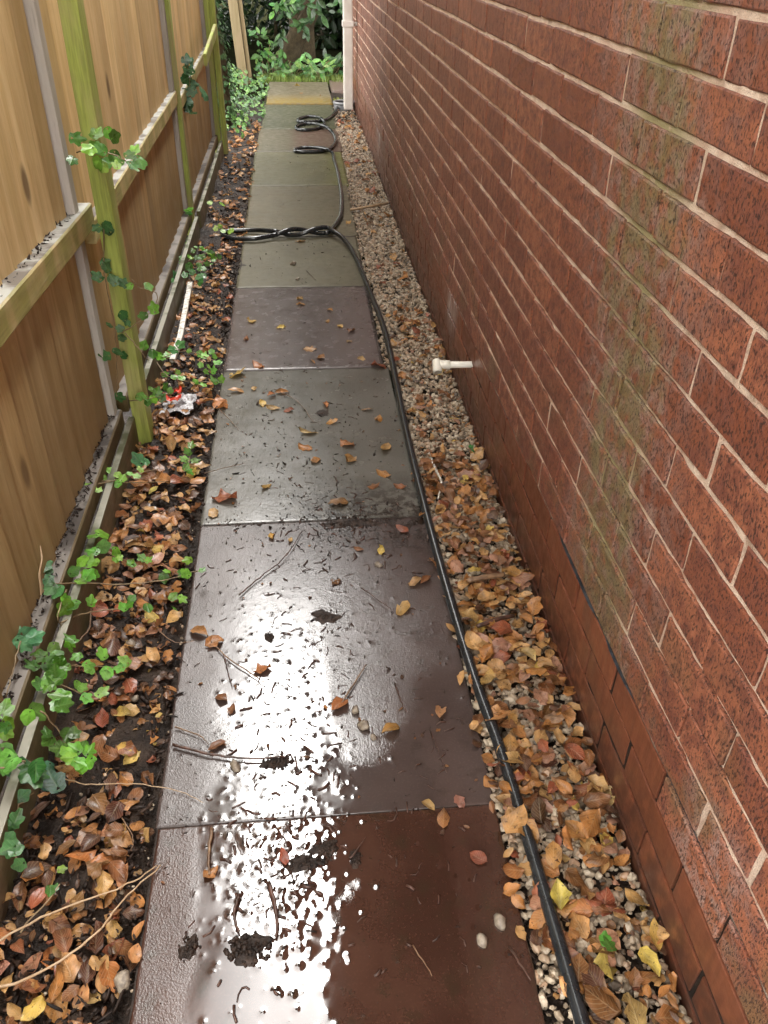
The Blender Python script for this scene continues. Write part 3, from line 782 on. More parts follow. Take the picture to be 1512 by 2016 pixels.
gul = tag(empty('drain_gully', (PX - 0.02, PY + 0.35, 0.0)), 'grey plastic drain gully beside the foot of the downpipe', 'drain')
bm = bmesh.new()
bmesh.ops.create_cone(bm, cap_ends=False, segments=24, radius1=0.085, radius2=0.095, depth=0.09)
V, F = tube(catmull([(math.cos(a) * 0.09, math.sin(a) * 0.09, 0.045) for a in np.linspace(0, 6.283, 25)], 1), 0.012, 6)
o = link('rim', py_mesh('rim', V, F, M['grey_plastic'], True), gul); o.location = (0, 0, 0)
o = link('hopper', bm_mesh('hopper', bm, M['grey_plastic'], True), gul); o.location = (0, 0, 0)
bm = bmesh.new(); bmesh.ops.create_circle(bm, cap_ends=True, segments=24, radius=0.088)
o = link('water_seal', bm_mesh('water_seal', bm, M['dark']), gul); o.location = (0, 0, 0.01)

ovf = tag(empty('overflow_pipe', (0.76, 2.35, 0.17)), 'short white plastic overflow pipe sticking out of the brick wall', 'pipe')
def opart(nm, V, F, mt):
    o = link(nm, py_mesh(nm, V, F, mt, True), ovf, (0, 0, 0)); o.location = -ovf.location; return o
V, F = tube([(WX + 0.03, 2.35, 0.169), (0.79, 2.35, 0.1695), (0.735, 2.35, 0.171)], 0.0108, 20); opart('pipe', V, F, M['pvc'])
V, F = tube([(0.748, 2.35, 0.171), (0.7475, 2.35, 0.171), (0.722, 2.349, 0.172), (0.715, 2.349, 0.172)], lambda t: 0.0138, 20); elb = opart('elbow', V, F, M['pvc'])
ax0, ax1 = Vector((0.707, 2.360, 0.180)), Vector((0.707, 2.328, 0.156))
dirv = (ax1 - ax0).normalized()
V, F = tube([ax0 - dirv * 0.006, ax0 - dirv * 0.003, ax0, ax0 + dirv * 0.02, ax1], lambda t: (0.006, 0.012, 0.0145, 0.0148, 0.0150)[round(t * 4)], 22)
F = F[:-1]                                     # open mouth
n0 = len(V)
V2, F2 = tube([ax1, ax1 - dirv * 0.022], 0.0108, 22); F2 = [tuple(reversed(f)) for f in F2[:-2]]
V = V + V2; F = F + [tuple(i_ + n0 for i_ in f) for f in F2]
F += [(n0 - 22 + k, n0 - 22 + (k + 1) % 22, n0 + (k + 1) % 22, n0 + k) for k in range(22)]
me = py_mesh('socket', V, F, M['pvc'], True); so = D.objects.new('socket', me); COL.objects.link(so); so.parent = elb
bm = bmesh.new(); bmesh.ops.create_circle(bm, cap_ends=True, segments=22, radius=0.0107)
bm.transform(Matrix.Translation(ax1 - dirv * 0.018) @ dirv.to_track_quat('Z', 'Y').to_matrix().to_4x4())
bo = D.objects.new('bore', bm_mesh('bore', bm, M['dark'])); COL.objects.link(bo); bo.parent = elb

# ------------------------------------------------------------------ hose
R_ = 0.0116
hp = []
for (x, y) in ((1200, 2200), (1140, 1990), (1060, 1720), (990, 1490), (920, 1290), (850, 1050), (800, 850), (760, 660), (722, 560), (697, 500)):
    hp.append(G(x, y, 0.0135) + Vector((0, 0, 0.0)))
hp.append(G(676, 470, 0.026)); hp.append(G(658, 456, 0.036))
A_, B_ = G(646, 453, 0.030), G(540, 459, 0.026)
nT = 15
def strand(ph, rev=False):
    out = []
    for k in range(nT):
        u = k / (nT - 1); c = A_.lerp(B_, u); w = ph + u * 1.9 * math.pi
        out.append(c + Vector((0, 0.017 * math.cos(w) * (1 + 0.25 * u), 0.0135 * math.sin(w))))
    return out[::-1] if rev else out
hp += strand(0.6)
hp += [G(x, y, z) for (x, y, z) in ((505, 453, 0.02), (470, 454, 0.016), (450, 455, 0.016), (437, 460, 0.016), (450, 468, 0.016), (470, 470, 0.016), (505, 469, 0.02))] if math.cos(0.6 + 1.9 * math.pi) > 0 else [G(x, y, z) for (x, y, z) in ((505, 469, 0.02), (470, 470, 0.016), (450, 468, 0.016), (437, 460, 0.016), (450, 455, 0.016), (470, 454, 0.016), (505, 453, 0.02))]
hp += strand(0.6 + math.pi, True)
for (x, y) in ((659, 444), (670, 425), (672.5, 398), (672, 382), (668.5, 359), (664, 335), (657.5, 314)): hp.append(G(x, y, 0.0135))
for (x, y, z) in ((900, 960, .016), (800, 890, .036), (650, 860, .03), (400, 855, .018), (230, 880, .0135), (190, 905, .0135), (230, 930, .0135), (450, 932, .0135), (680, 925, .0135), (820, 890, .0135), (900, 830, .0135), (950, 730, .0135), (920, 620, .0135), (850, 530, .02), (730, 450, .036), (550, 410, .02), (400, 410, .0135), (260, 440, .0135), (210, 480, .0135), (260, 518, .0135), (450, 525, .0135), (650, 490, .0135), (720, 440, .0135), (745, 390, .0135), (700, 325, .03), (600, 285, .02), (450, 275, .0135), (300, 310, .0135), (240, 350, .0135), (300, 375, .0135), (500, 372, .0135), (720, 350, .0135), (850, 290, .0135), (930, 200, .0135), (1010, 60, .014), (1090, -40, .02)):
    hp.append(G(560 + x / 9.45, 200 + y / 9.45, z))
V, F = tube(catmull(hp, 5), R_, 12)
tag(link('garden_hose', py_mesh('garden_hose', V, F, M['hose'], True)), 'long black hose along the right edge of the path, looped at its far end', 'hose')

# ------------------------------------------------------------------ gravel strip
def pebble_bases(n, sub):
    out = []
    for _ in range(n):
        bm = bmesh.new(); bmesh.ops.create_icosphere(bm, subdivisions=sub, radius=1.0)
        s = Vector((random.uniform(0.8, 1.25), random.uniform(0.7, 1.05), random.uniform(0.5, 0.8)))
        for v in bm.verts:
            v.co = Vector([v.co[k] * s[k] for k in range(3)]) * random.uniform(0.72, 1.14)
        out.append((np.array([v.co[:] for v in bm.verts], np.float32), np.array([[v.index for v in f.verts] for f in bm.faces]), None)); bm.free()
    return out
PB2, PB1 = pebble_bases(10, 2), pebble_bases(10, 1)
def crumb_bases(n):
    out = []
    for V, F, _ in pebble_bases(n, 1):
        V = V * np.array([random.choice((random.uniform(0.8, 1.5), random.uniform(1.5, 3.2))), random.uniform(0.5, 0.95), random.uniform(0.4, 0.8)]) * RNG.uniform(0.82, 1.15, (len(V), 1)); out.append((V.astype(np.float32), F, None))
    return out
CB = crumb_bases(14)
def gravel(name, y0, y1, n, bases, r0, r1, x0=0.606, x1=0.812, dens=None):
    xs = RNG.uniform(x0, x1, n); yy = RNG.uniform(y0, y1, n)
    if dens is not None:
        k = RNG.uniform(0, 1, n) < dens(xs, yy); xs, yy = xs[k], yy[k]
    n = len(xs)
    S = r0 + (r1 - r0) * RNG.uniform(0, 1, n) ** 2
    T = np.stack([xs, yy, -0.012 + S * 0.25 + RNG.uniform(0, 0.009, n)], -1)
    return tag(link(name, bake(name, bases, RNG.integers(0, len(bases), n), rand_rot(n, 0.5), T, S, M['stone'], smooth=False)), kind='stuff')
def thin(x, y): return 0.65 + 0.35 * (np.sin(y * 9 + np.sin(x * 40)) > -0.2)
gravel('gravel', 0.2, 1.5, 4300, PB2, 0.004, 0.0120, dens=thin)
gravel('gravel', 1.5, 3.2, 3900, PB1, 0.0055, 0.0125)
gravel('gravel', 3.2, 7.4, 8200, PB1, 0.006, 0.0125)
gravel('gravel', 2.68, 5.4, 900, PB1, 0.004, 0.010, 0.578, 0.612)
gravel('gravel', 7.4, 8.3, 420, PB1, 0.005, 0.010)
gravel('gravel', 0.4, 5.5, 900, PB1, 0.002, 0.0055, -0.21, -0.004)          # grit in the soil
# soil crumbs on the bed and mud on the slabs
def crumb_field(name, pts, mat, sub=CB):
    n = len(pts); T = np.array([(x, y, z) for (x, y, z, r) in pts]); S = np.array([r for (_, _, _, r) in pts])
    return tag(link(name, bake(name, sub, RNG.integers(0, len(sub), n), rand_rot(n, 0.8), T, S, mat)), kind='stuff')
crumb_field('mud_crumbs', [(x, y, r * 0.45, r) for (x, y, r) in CR], M['crumb'])
crumb_field('soil_crumbs', [(random.uniform(-0.22, -0.004), 0.4 + 5.5 * random.random() ** 1.6, -0.008 + random.uniform(0, 0.012), random.uniform(0.002, 0.008)) for _ in range(5200)], M['crumb'])
crumb_field('grit', [(random.uniform(0.604, 0.64), random.uniform(0.4, 2.5), -0.006, random.uniform(0.0015, 0.004)) for _ in range(1500)], M['crumb'])
crumb_field('path_grit', [(random.uniform(0.0, 0.58), 2.7 + 5.5 * random.random(), 0.001, random.uniform(0.0015, 0.0055) * random.random() ** 0.5) for _ in range(420)], M['crumb'])
crumb_field('rail_debris', [(random.uniform(-0.299, -0.276), y_, z_ + random.uniform(0, 0.004), random.uniform(0.0015, 0.005)) for (y_, z_) in [(lambda q: (q, 0.762 + (0.694 - 0.762) * (q - 0.34) / 1.87))(random.uniform(0.9, 2.2)) for _ in range(170)]], M['crumb'])
crumb_field('rail_debris', [(random.uniform(-0.299, -0.272) , random.uniform(0.7, 2.2), 0.121 + random.uniform(0, 0.005), random.uniform(0.0015, 0.005)) for _ in range(420)], M['crumb'])

# broken bits of twig and stalk washed over the slabs
bitV, bitF = [], []
def bits(n, fx, fy, l0, l1, r0, r1):
    for _ in range(n):
        x, y = fx(), fy()
        if not (0.0 < x < 0.59): continue
        a, l, q = random.uniform(0, 6.283), random.uniform(l0, l1), random.uniform(r0, r1)
        b_ = a + random.gauss(0, 0.5)
        P = [(x, y, q * 0.7), (x + l * 0.5 * math.cos(a), y + l * 0.5 * math.sin(a), q * 0.9 + random.uniform(0, 0.001)), (x + l * 0.5 * (math.cos(a) + math.cos(b_)), y + l * 0.5 * (math.sin(a) + math.sin(b_)), q * 0.7)]
        V, F = tube(P, q, 4); k = len(bitV); bitV.extend(V); bitF.extend([tuple(i_ + k for i_ in f) for f in F])
bits(120, lambda: gs(0.24, 0.10), lambda: gs(1.15, 0.35), 0.008, 0.030, 0.0007, 0.0022)
bits(70, lambda: gs(0.22, 0.07), lambda: gs(0.78, 0.12), 0.008, 0.028, 0.0008, 0.0026)
bits(90, lambda: gs(0.40, 0.11), lambda: gs(1.72, 0.12), 0.008, 0.028, 0.0007, 0.0020)
bits(90, lambda: random.uniform(0, 0.58), lambda: random.uniform(1.2, 3.4), 0.008, 0.026, 0.0006, 0.0016)
bits(45, lambda: gs(0.46, 0.08), lambda: gs(0.9, 0.22), 0.006, 0.022, 0.0006, 0.0016)
tag(link('twig_bits', py_mesh('twig_bits', bitV, bitF, M['twig_dark'], True)), kind='stuff')
# stones on the slabs
for (x, y, s, lab) in ((985, 1815, 0.0135, 'pale rough stone on the wet red-brown slab near the hose'), (950, 1852, 0.0115, 'grey stone beside the pale rough one on the wet slab'),
                       (716, 1428, 0.014, 'cream pebble on the wet slab beside an orange leaf'), (736, 1452, 0.007, 'tiny white pebble touching the cream pebble'),
                       (463, 1508, 0.012, 'brown wet pebble below the dark fallen branch'), (745, 1112, 0.010, 'buff pebble on the right half of the plum slab'),
                       (700, 1398, 0.012, 'dark pebble just above the cream pebble'), (577, 519, 0.016, 'small grey pebble in the middle of the olive slab'),
                       (586, 549, 0.012, 'tan pebble close to the slab joint beyond the plum slab'), (241, 1932, 0.016, 'grey pebble on dark soil at the slab edge near the bottom'),
                       (265, 1375, 0.010, 'white pebble among brown leaves beside the fence'), (260, 1270, 0.013, 'grey stone half under leaves beside the fence')):
    bV, bF, _ = random.choice(PB2); p = G(x, y, s * 0.4)
    o = link('pebble', np_mesh('pebble', bV * s, bF, M['pebble']), None, p); o.rotation_euler = (random.random(), random.random(), random.random() * 6)
    tag(o, lab, 'stone', 'stones on the path and soil')

# ------------------------------------------------------------------ leaves: shapes
def leaf_shape(L=1.0, W=0.6, fold=0.3, curl=0.5, twist=0.3, n=7, wav=0.04, tip=1.0):
    V, UV = [], []
    for i_ in range(n):
        u = i_ / (n - 1)
        hw = random.uniform(0.84, 1.12) * W / 2 * (math.sin(math.pi * min(1, u * 0.97 + 0.015)) ** 0.72) * (1.15 - 0.35 * u) * (1 if 0 < i_ < n - 1 else 0.06)
        ang = curl * (u - 0.4); tw = twist * (u - 0.5)
        for j in range(5):
            v = (j - 2) / 2
            a = abs(v) * hw
            yy = v * hw * math.cos(fold * 0.8); zz = a * math.sin(fold) * (0.4 + abs(v) * 0.6)
            zz += random.gauss(0, wav) * W * (1 if abs(v) == 1 else 0.25)
            y2 = yy * math.cos(tw) - zz * math.sin(tw); z2 = yy * math.sin(tw) + zz * math.cos(tw)
            rr = L / max(1e-3, abs(curl)) if abs(curl) > 0.05 else None
            if rr:
                x = rr * math.sin(ang) - z2 * math.sin(ang); z = rr * (1 - math.cos(ang)) + z2 * math.cos(ang)
                if curl < 0: x = -x if False else rr * math.sin(abs(curl) * (u - 0.4)); z = -(rr * (1 - math.cos(ang))) + z2
            else: x, z = L * (u - 0.4), z2
            V.append((x, y2, z)); UV.append((u, v * 0.5 + 0.5))
    F = []
    for i_ in range(n - 1):
        for j in range(4): F.append((i_ * 5 + j, (i_ + 1) * 5 + j, (i_ + 1) * 5 + j + 1, i_ * 5 + j + 1))
    V = np.array(V, np.float32); V[:, 2] -= np.percentile(V[:, 2], 15)
    return V, np.array(F), np.array(UV, np.float32)
LB = [leaf_shape(1, random.uniform(0.42, 0.78), random.choice((-0.25, 0.12, 0.3, 0.6)), random.uniform(-0.9, 1.3), random.uniform(-0.9, 0.9), wav=random.uniform(0.05, 0.16)) for _ in range(26)]
LBm = [np_mesh('fallen_leaf', V, F, M['leaf'], True, None, UV) for V, F, UV in LB]
TAN, ORANGE, BROWN, DARK, YELLOW, PINK, RUST = (0.46, 0.255, 0.095), (0.38, 0.160, 0.045), (0.21, 0.082, 0.028), (0.085, 0.034, 0.017), (0.54, 0.37, 0.09), (0.34, 0.165, 0.10), (0.27, 0.072, 0.033)
CN = {TAN: 'tan', ORANGE: 'orange', BROWN: 'brown', DARK: 'dark brown', YELLOW: 'yellow', PINK: 'pinkish', RUST: 'rust red'}
def lrot(tilt=0.35): return Euler((random.gauss(0, tilt), random.gauss(0, tilt), 0)).to_matrix() @ Euler((0, 0, random.uniform(0, 6.283))).to_matrix()
def put_leaf(p, size, col, label, group, tilt=0.3):
    o = D.objects.new('fallen_leaf', random.choice(LBm)); COL.objects.link(o)
    mt = lrot(tilt).to_4x4() @ Matrix.Scale(size, 4); mt.translation = p
    o.matrix_world = mt
    o.color = (*[c * random.uniform(0.88, 1.12) for c in col], 1)
    return tag(o, label, 'leaf', group)
# leaves lying on the slabs, each where the photograph has it
PL = [(590, 588, TAN, 38, 'plum-grey'), (594, 599, ORANGE, 38, 'plum-grey'), (648, 611, ORANGE, 30, 'plum-grey'), (645, 632, ORANGE, 34, 'plum-grey'), (670, 643, YELLOW, 30, 'plum-grey'), (692, 651, BROWN, 42, 'plum-grey'), (495, 633, YELLOW, 50, 'plum-grey'),
      (555, 645, YELLOW, 36, 'plum-grey'), (485, 668, BROWN, 44, 'plum-grey'), (688, 672, TAN, 26, 'plum-grey'), (608, 688, TAN, 46, 'plum-grey'), (633, 705, BROWN, 42, 'plum-grey'), (615, 711, TAN, 30, 'plum-grey'), (710, 706, TAN, 34, 'plum-grey'), (742, 721, RUST, 60, 'plum-grey'),
      (464, 737, YELLOW, 70, 'grey'), (510, 720, ORANGE, 58, 'grey'), (468, 770, TAN, 56, 'grey'), (500, 766, TAN, 26, 'grey'), (536, 777, ORANGE, 34, 'grey'), (552, 772, ORANGE, 46, 'grey'), (517, 793, YELLOW, 40, 'grey'), (540, 803, TAN, 50, 'grey'), (570, 807, RUST, 34, 'grey'), (640, 796, ORANGE, 36, 'grey'), (656, 830, TAN, 40, 'grey'),
      (610, 851, TAN, 62, 'grey'), (598, 880, ORANGE, 48, 'grey'), (681, 873, ORANGE, 54, 'grey'), (688, 905, ORANGE, 50, 'grey'), (620, 907, ORANGE, 40, 'grey'), (760, 880, TAN, 66, 'grey'), (745, 825, ORANGE, 34, 'grey'), (752, 932, ORANGE, 50, 'grey'), (733, 958, BROWN, 38, 'grey'), (525, 957, TAN, 40, 'grey'), (725, 806, PINK, 36, 'grey'), (436, 797, ORANGE, 78, 'grey'),
      (420, 1012, TAN, 40, 'grey'), (670, 990, BROWN, 56, 'grey'), (785, 957, BROWN, 40, 'grey'), (447, 982, RUST, 68, 'grey'), (812, 808, TAN, 40, 'grey'),
      (795, 1043, RUST, 46, 'plum'), (750, 1083, YELLOW, 30, 'plum'), (708, 1081, BROWN, 28, 'plum'), (795, 1196, TAN, 50, 'plum'), (535, 1057, YELLOW, 26, 'plum'), (572, 1062, TAN, 24, 'plum'), (520, 1318, ORANGE, 38, 'plum'), (388, 1245, ORANGE, 44, 'plum'), (418, 1266, ORANGE, 42, 'plum'), (663, 1145, BROWN, 26, 'plum'),
      (672, 1386, ORANGE, 46, 'plum'), (773, 1436, ORANGE, 40, 'plum'), (815, 1147, TAN, 40, 'plum'), (840, 1140, BROWN, 38, 'plum'), (438, 1376, BROWN, 30, 'plum'), (455, 1398, BROWN, 26, 'plum'), (868, 1405, TAN, 40, 'plum'), (430, 1466, BROWN, 38, 'plum'),
      (872, 1615, ORANGE, 38, 'wet red-brown'), (903, 1575, PINK, 28, 'wet red-brown'), (412, 1720, ORANGE, 30, 'wet red-brown'), (560, 1690, RUST, 34, 'wet red-brown'), (845, 1588, TAN, 30, 'wet red-brown'), (945, 1690, RUST, 34, 'wet red-brown'),
      (790, 170, YELLOW, 100, 'farthest'), (540, 178, TAN, 50, 'farthest'), (592, 185, TAN, 60, 'farthest'), (628, 190, TAN, 50, 'farthest'), (593, 475, TAN, 50, 'olive'), (540, 462, YELLOW, 26, 'olive'), (687, 438, TAN, 40, 'olive')]
where = {}
for (x, y, c, s, nm) in PL:
    if (x, y) == (790, 170): x, y = 590, 170
    p = G(x, y, 0.004)
    side = 'left' if p.x < 0.2 else ('middle' if p.x < 0.4 else 'right')
    lab = '%s fallen leaf lying on the %s part of the %s slab' % (CN[c], {'left': 'fence-side', 'middle': 'middle', 'right': 'hose-side'}[side], nm)
    put_leaf(p, s * 0.00105, c, lab, 'fallen %s leaves on the %s slab, %s' % (CN[c], nm, side), 0.16)
# leaf litter on soil and gravel: nearest ones singly, the rest joined
cand = []
def litter(n, fx, fy, zone, pal, s0, s1, zlift):
    for _ in range(n):
        x, y = fx(), fy()
        c = random.choices([q[0] for q in pal], [q[1] for q in pal])[0]
        s = random.uniform(s0, s1)
        cand.append((px_size((x, y, 0), s), x, y, random.uniform(0.0, zlift), s, c, zone, None))
U = random.uniform
palL = ((TAN, 3), (ORANGE, 3.5), (BROWN, 5), (DARK, 3.5), (RUST, 1.0), (YELLOW, 0.25), (PINK, 0.9)); palR = ((TAN, 4), (ORANGE, 4), (BROWN, 3.4), (DARK, 1.2), (YELLOW, 0.4), (PINK, 1.6), (RUST, 0.7))
fxl = lambda: -0.225 + 0.235 * random.random()
soilx = lambda: -0.018 - 0.205 * random.random() ** 0.85
litter(300, soilx, lambda: U(1.45, 2.45), 'soil', palL, 0.024, 0.056, 0.026)
litter(100, lambda: -0.05 - 0.17 * random.random(), lambda: U(0.86, 1.45), 'soil', palL, 0.024, 0.054, 0.020)
litter(130, lambda: -0.04 - 0.24 * random.random(), lambda: U(0.5, 0.88), 'soil', palL, 0.022, 0.054, 0.022)
litter(40, lambda: U(-0.07, 0.0), lambda: U(0.55, 1.4), 'soil', palL, 0.018, 0.040, 0.006)
litter(230, soilx, lambda: U(2.45, 4.2), 'soil', ((ORANGE, 4), (TAN, 3), (BROWN, 2), (RUST, 1)), 0.022, 0.048, 0.015)
litter(230, lambda: U(-0.22, 0.0), lambda: U(4.2, 7.5), 'soil', ((ORANGE, 4), (TAN, 2), (BROWN, 2)), 0.03, 0.055, 0.015)
grx = lambda: 0.622 + 0.185 * random.random()
litter(320, grx, lambda: U(1.15, 2.08), 'gravel', palR, 0.024, 0.054, 0.022)
litter(100, grx, lambda: U(0.85, 1.2), 'gravel', palR, 0.024, 0.052, 0.018)
litter(115, grx, lambda: U(0.45, 0.9), 'gravel', palR, 0.022, 0.054, 0.014)
litter(60, lambda: U(0.59, 0.64), lambda: U(0.6, 2.0), 'gravel', palR, 0.020, 0.040, 0.012)
litter(90, grx, lambda: U(2.08, 3.3), 'gravel', palR, 0.024, 0.050, 0.012)
litter(95, grx, lambda: U(3.3, 8.0), 'gravel', ((ORANGE, 4), (RUST, 3), (BROWN, 2), (TAN, 3)), 0.028, 0.055, 0.010)
BIG = (((975, 1414, TAN, 0.060, 0.016), 'gravel', 'broad tan leaf overlapping the hose beside the end of the plum slab'),
       ((1010, 1622, TAN, 0.062, 0.02), 'gravel', 'curled tan leaf on the path side of the hose by the nearest slab'),
       ((1100, 1770, YELLOW, 0.05, 0.014), 'gravel', 'yellow leaf pressed against the wall side of the hose'),
       ((1165, 1620, ORANGE, 0.065, 0.02), 'gravel', 'largest orange-brown leaf on the gravel by the nearest slab'),
       ((1275, 1890, YELLOW, 0.05, 0.014), 'gravel', 'pale yellow leaf near the wall foot beside the green ivy leaf'),
       ((1290, 1850, YELLOW, 0.05, 0.016), 'gravel', 'yellow leaf touching the wall foot just above the pale yellow one'),
       ((1035, 1290, TAN, 0.05, 0.02), 'gravel', 'tan leaf on the gravel between the dark wet stick and the hose'),
       ((1090, 1345, BROWN, 0.05, 0.03), 'gravel', 'brown leaf propped against the smooth plinth bricks'),
       ((962, 1045, YELLOW, 0.03, 0.02), 'gravel', 'small bright yellow leaf among the tan litter on the gravel'),
       ((1010, 1130, ORANGE, 0.05, 0.03), 'gravel', 'orange leaf at the wall end of the reddish-brown stick'),
       ((1025, 1140, BROWN, 0.055, 0.03), 'gravel', 'brown leaf under the orange one by the reddish-brown stick'),
       ((1190, 1980, BROWN, 0.06, 0.015), 'gravel', 'large brown leaf on the gravel at the bottom of the view'),
       ((62, 1715, ORANGE, 0.055, 0.02), 'soil', 'large orange leaf against the gravel board below the dark ivy'),
       ((245, 1472, YELLOW, 0.04, 0.015), 'soil', 'bright yellow leaf on bare soil beside the dark fallen branch'),
       ((300, 1215, YELLOW, 0.04, 0.018), 'soil', 'pale yellow leaf beside a tan one near the slab edge'),
       ((340, 1215, TAN, 0.045, 0.018), 'soil', 'tan leaf beside a pale yellow one near the slab edge'),
       ((255, 1395, TAN, 0.036, 0.012), 'soil', 'single tan leaf on bare black soil by the white pebble'),
       ((285, 1640, TAN, 0.036, 0.008), 'soil', 'tan leaf on bare soil by the nearest slab corner'),
       ((263, 1880, TAN, 0.034, 0.008), 'soil', 'tan leaf with a hole on soil below the lower pale branch'),
       ((200, 1925, TAN, 0.036, 0.01), 'soil', 'small tan leaf on soil beside the grey pebble'),
       ((235, 1010, RUST, 0.03, 0.02), 'soil', 'small red leaf beside the mossy board near the ivy'),
       ((300, 965, YELLOW, 0.036, 0.02), 'soil', 'yellow leaf under the lime green ivy runner'),
       ((15, 1930, TAN, 0.05, 0.012), 'soil', 'tan leaf cut by the frame edge below the long pale branch'),
       ((110, 1940, ORANGE, 0.055, 0.014), 'soil', 'orange leaf below the lower long pale branch'),
       ((230, 1710, BROWN, 0.05, 0.014), 'soil', 'brown leaf beside the joined ends of the two pale branches'),
       ((165, 1680, ORANGE, 0.055, 0.016), 'soil', 'large orange leaf just beyond the upper long pale branch'),
       ((250, 1300, ORANGE, 0.05, 0.016), 'soil', 'orange leaf under the stick that leans on the mossy board'),
       ((200, 1415, RUST, 0.045, 0.02), 'soil', 'glossy red-brown leaf beside the single tan leaf on bare soil'))
for ((x, y, c, s, z), zn, lb) in BIG:
    p = G(x, y, z); cand.append((99, p.x, p.y, z, s, c, zn, lb))
cand.sort(key=lambda q: -q[0])
NI = 300 - len(PL)
def leaf_z(x, zone): return 0.004 if zone == 'gravel' else -0.004
for (_, x, y, z, s, c, zone, own) in cand[:NI]:
    sz = 'small' if s < 0.043 else ('large' if s > 0.056 else 'medium')
    al = ('beside the nearest slab' if y < 0.87 else 'where the plum slab begins' if y < 1.17 else 'halfway along the plum slab' if y < 1.47 else 'where the plum slab ends' if y < 1.77 else 'beside the near half of the grey slab' if y < 2.23 else 'beside the far half of the grey slab' if y < 2.7 else 'beyond the grey slab')
    if zone == 'soil': wh = 'slab-edge soil' if x > -0.09 else 'fence-side soil'
    else: wh = 'hose-side gravel' if x < 0.70 else 'wall-side gravel'
    lab = ('%s %s leaf on %s, %s' % (sz, CN[c], wh, al)).replace('beside the far half of the grey', 'by the far half of the grey').replace('medium dark brown', 'dark brown'); gr = 'fallen leaves: ' + lab
    if own: lab, gr = own, None
    put_leaf(Vector((x, y, z + leaf_z(x, zone))), s, c, lab, gr, 0.27)
for zone in ('soil', 'gravel'):
    q = [k for k in cand[NI:] if k[6] == zone]; n = len(q)
    T = np.array([(k[1], k[2], k[3] + leaf_z(k[1], zone)) for k in q]); S = np.array([k[4] for k in q])
    C = np.array([k[5] for k in q]) * RNG.uniform(0.85, 1.15, (n, 1))
    R3 = np.array([np.array(lrot(0.28)) for _ in range(n)])
    tag(link('leaf_litter', bake('leaf_litter', LB, RNG.integers(0, len(LB), n), R3, T, S, M['leaf_bulk'], C)), kind='stuff')

# torn scraps of leaf
def scraps(n, fx, fy, z0, z1, s0, s1, pal):
    T = np.array([(fx(), fy(), U(z0, z1)) for _ in range(n)]); S = RNG.uniform(s0, s1, n)
    C = np.array([random.choices([q[0] for q in pal], [q[1] for q in pal])[0] for _ in range(n)]) * RNG.uniform(0.6, 1.1, (n, 1))
    tag(link('leaf_scraps', bake('leaf_scraps', LB, RNG.integers(0, len(LB), n), np.array([np.array(lrot(0.35)) for _ in range(n)]), T, S, M['leaf_bulk'], C)), kind='stuff')
scraps(900, soilx, lambda: 0.5 + 3.5 * random.random() ** 1.4, -0.006, 0.010, 0.007, 0.020, palL)
scraps(750, grx, lambda: 0.45 + 2.6 * random.random() ** 1.2, -0.004, 0.010, 0.007, 0.020, palR)
scraps(110, lambda: U(0.01, 0.58), lambda: U(0.75, 2.7), 0.001, 0.003, 0.006, 0.014, ((BROWN, 3), (DARK, 3), (ORANGE, 1)))
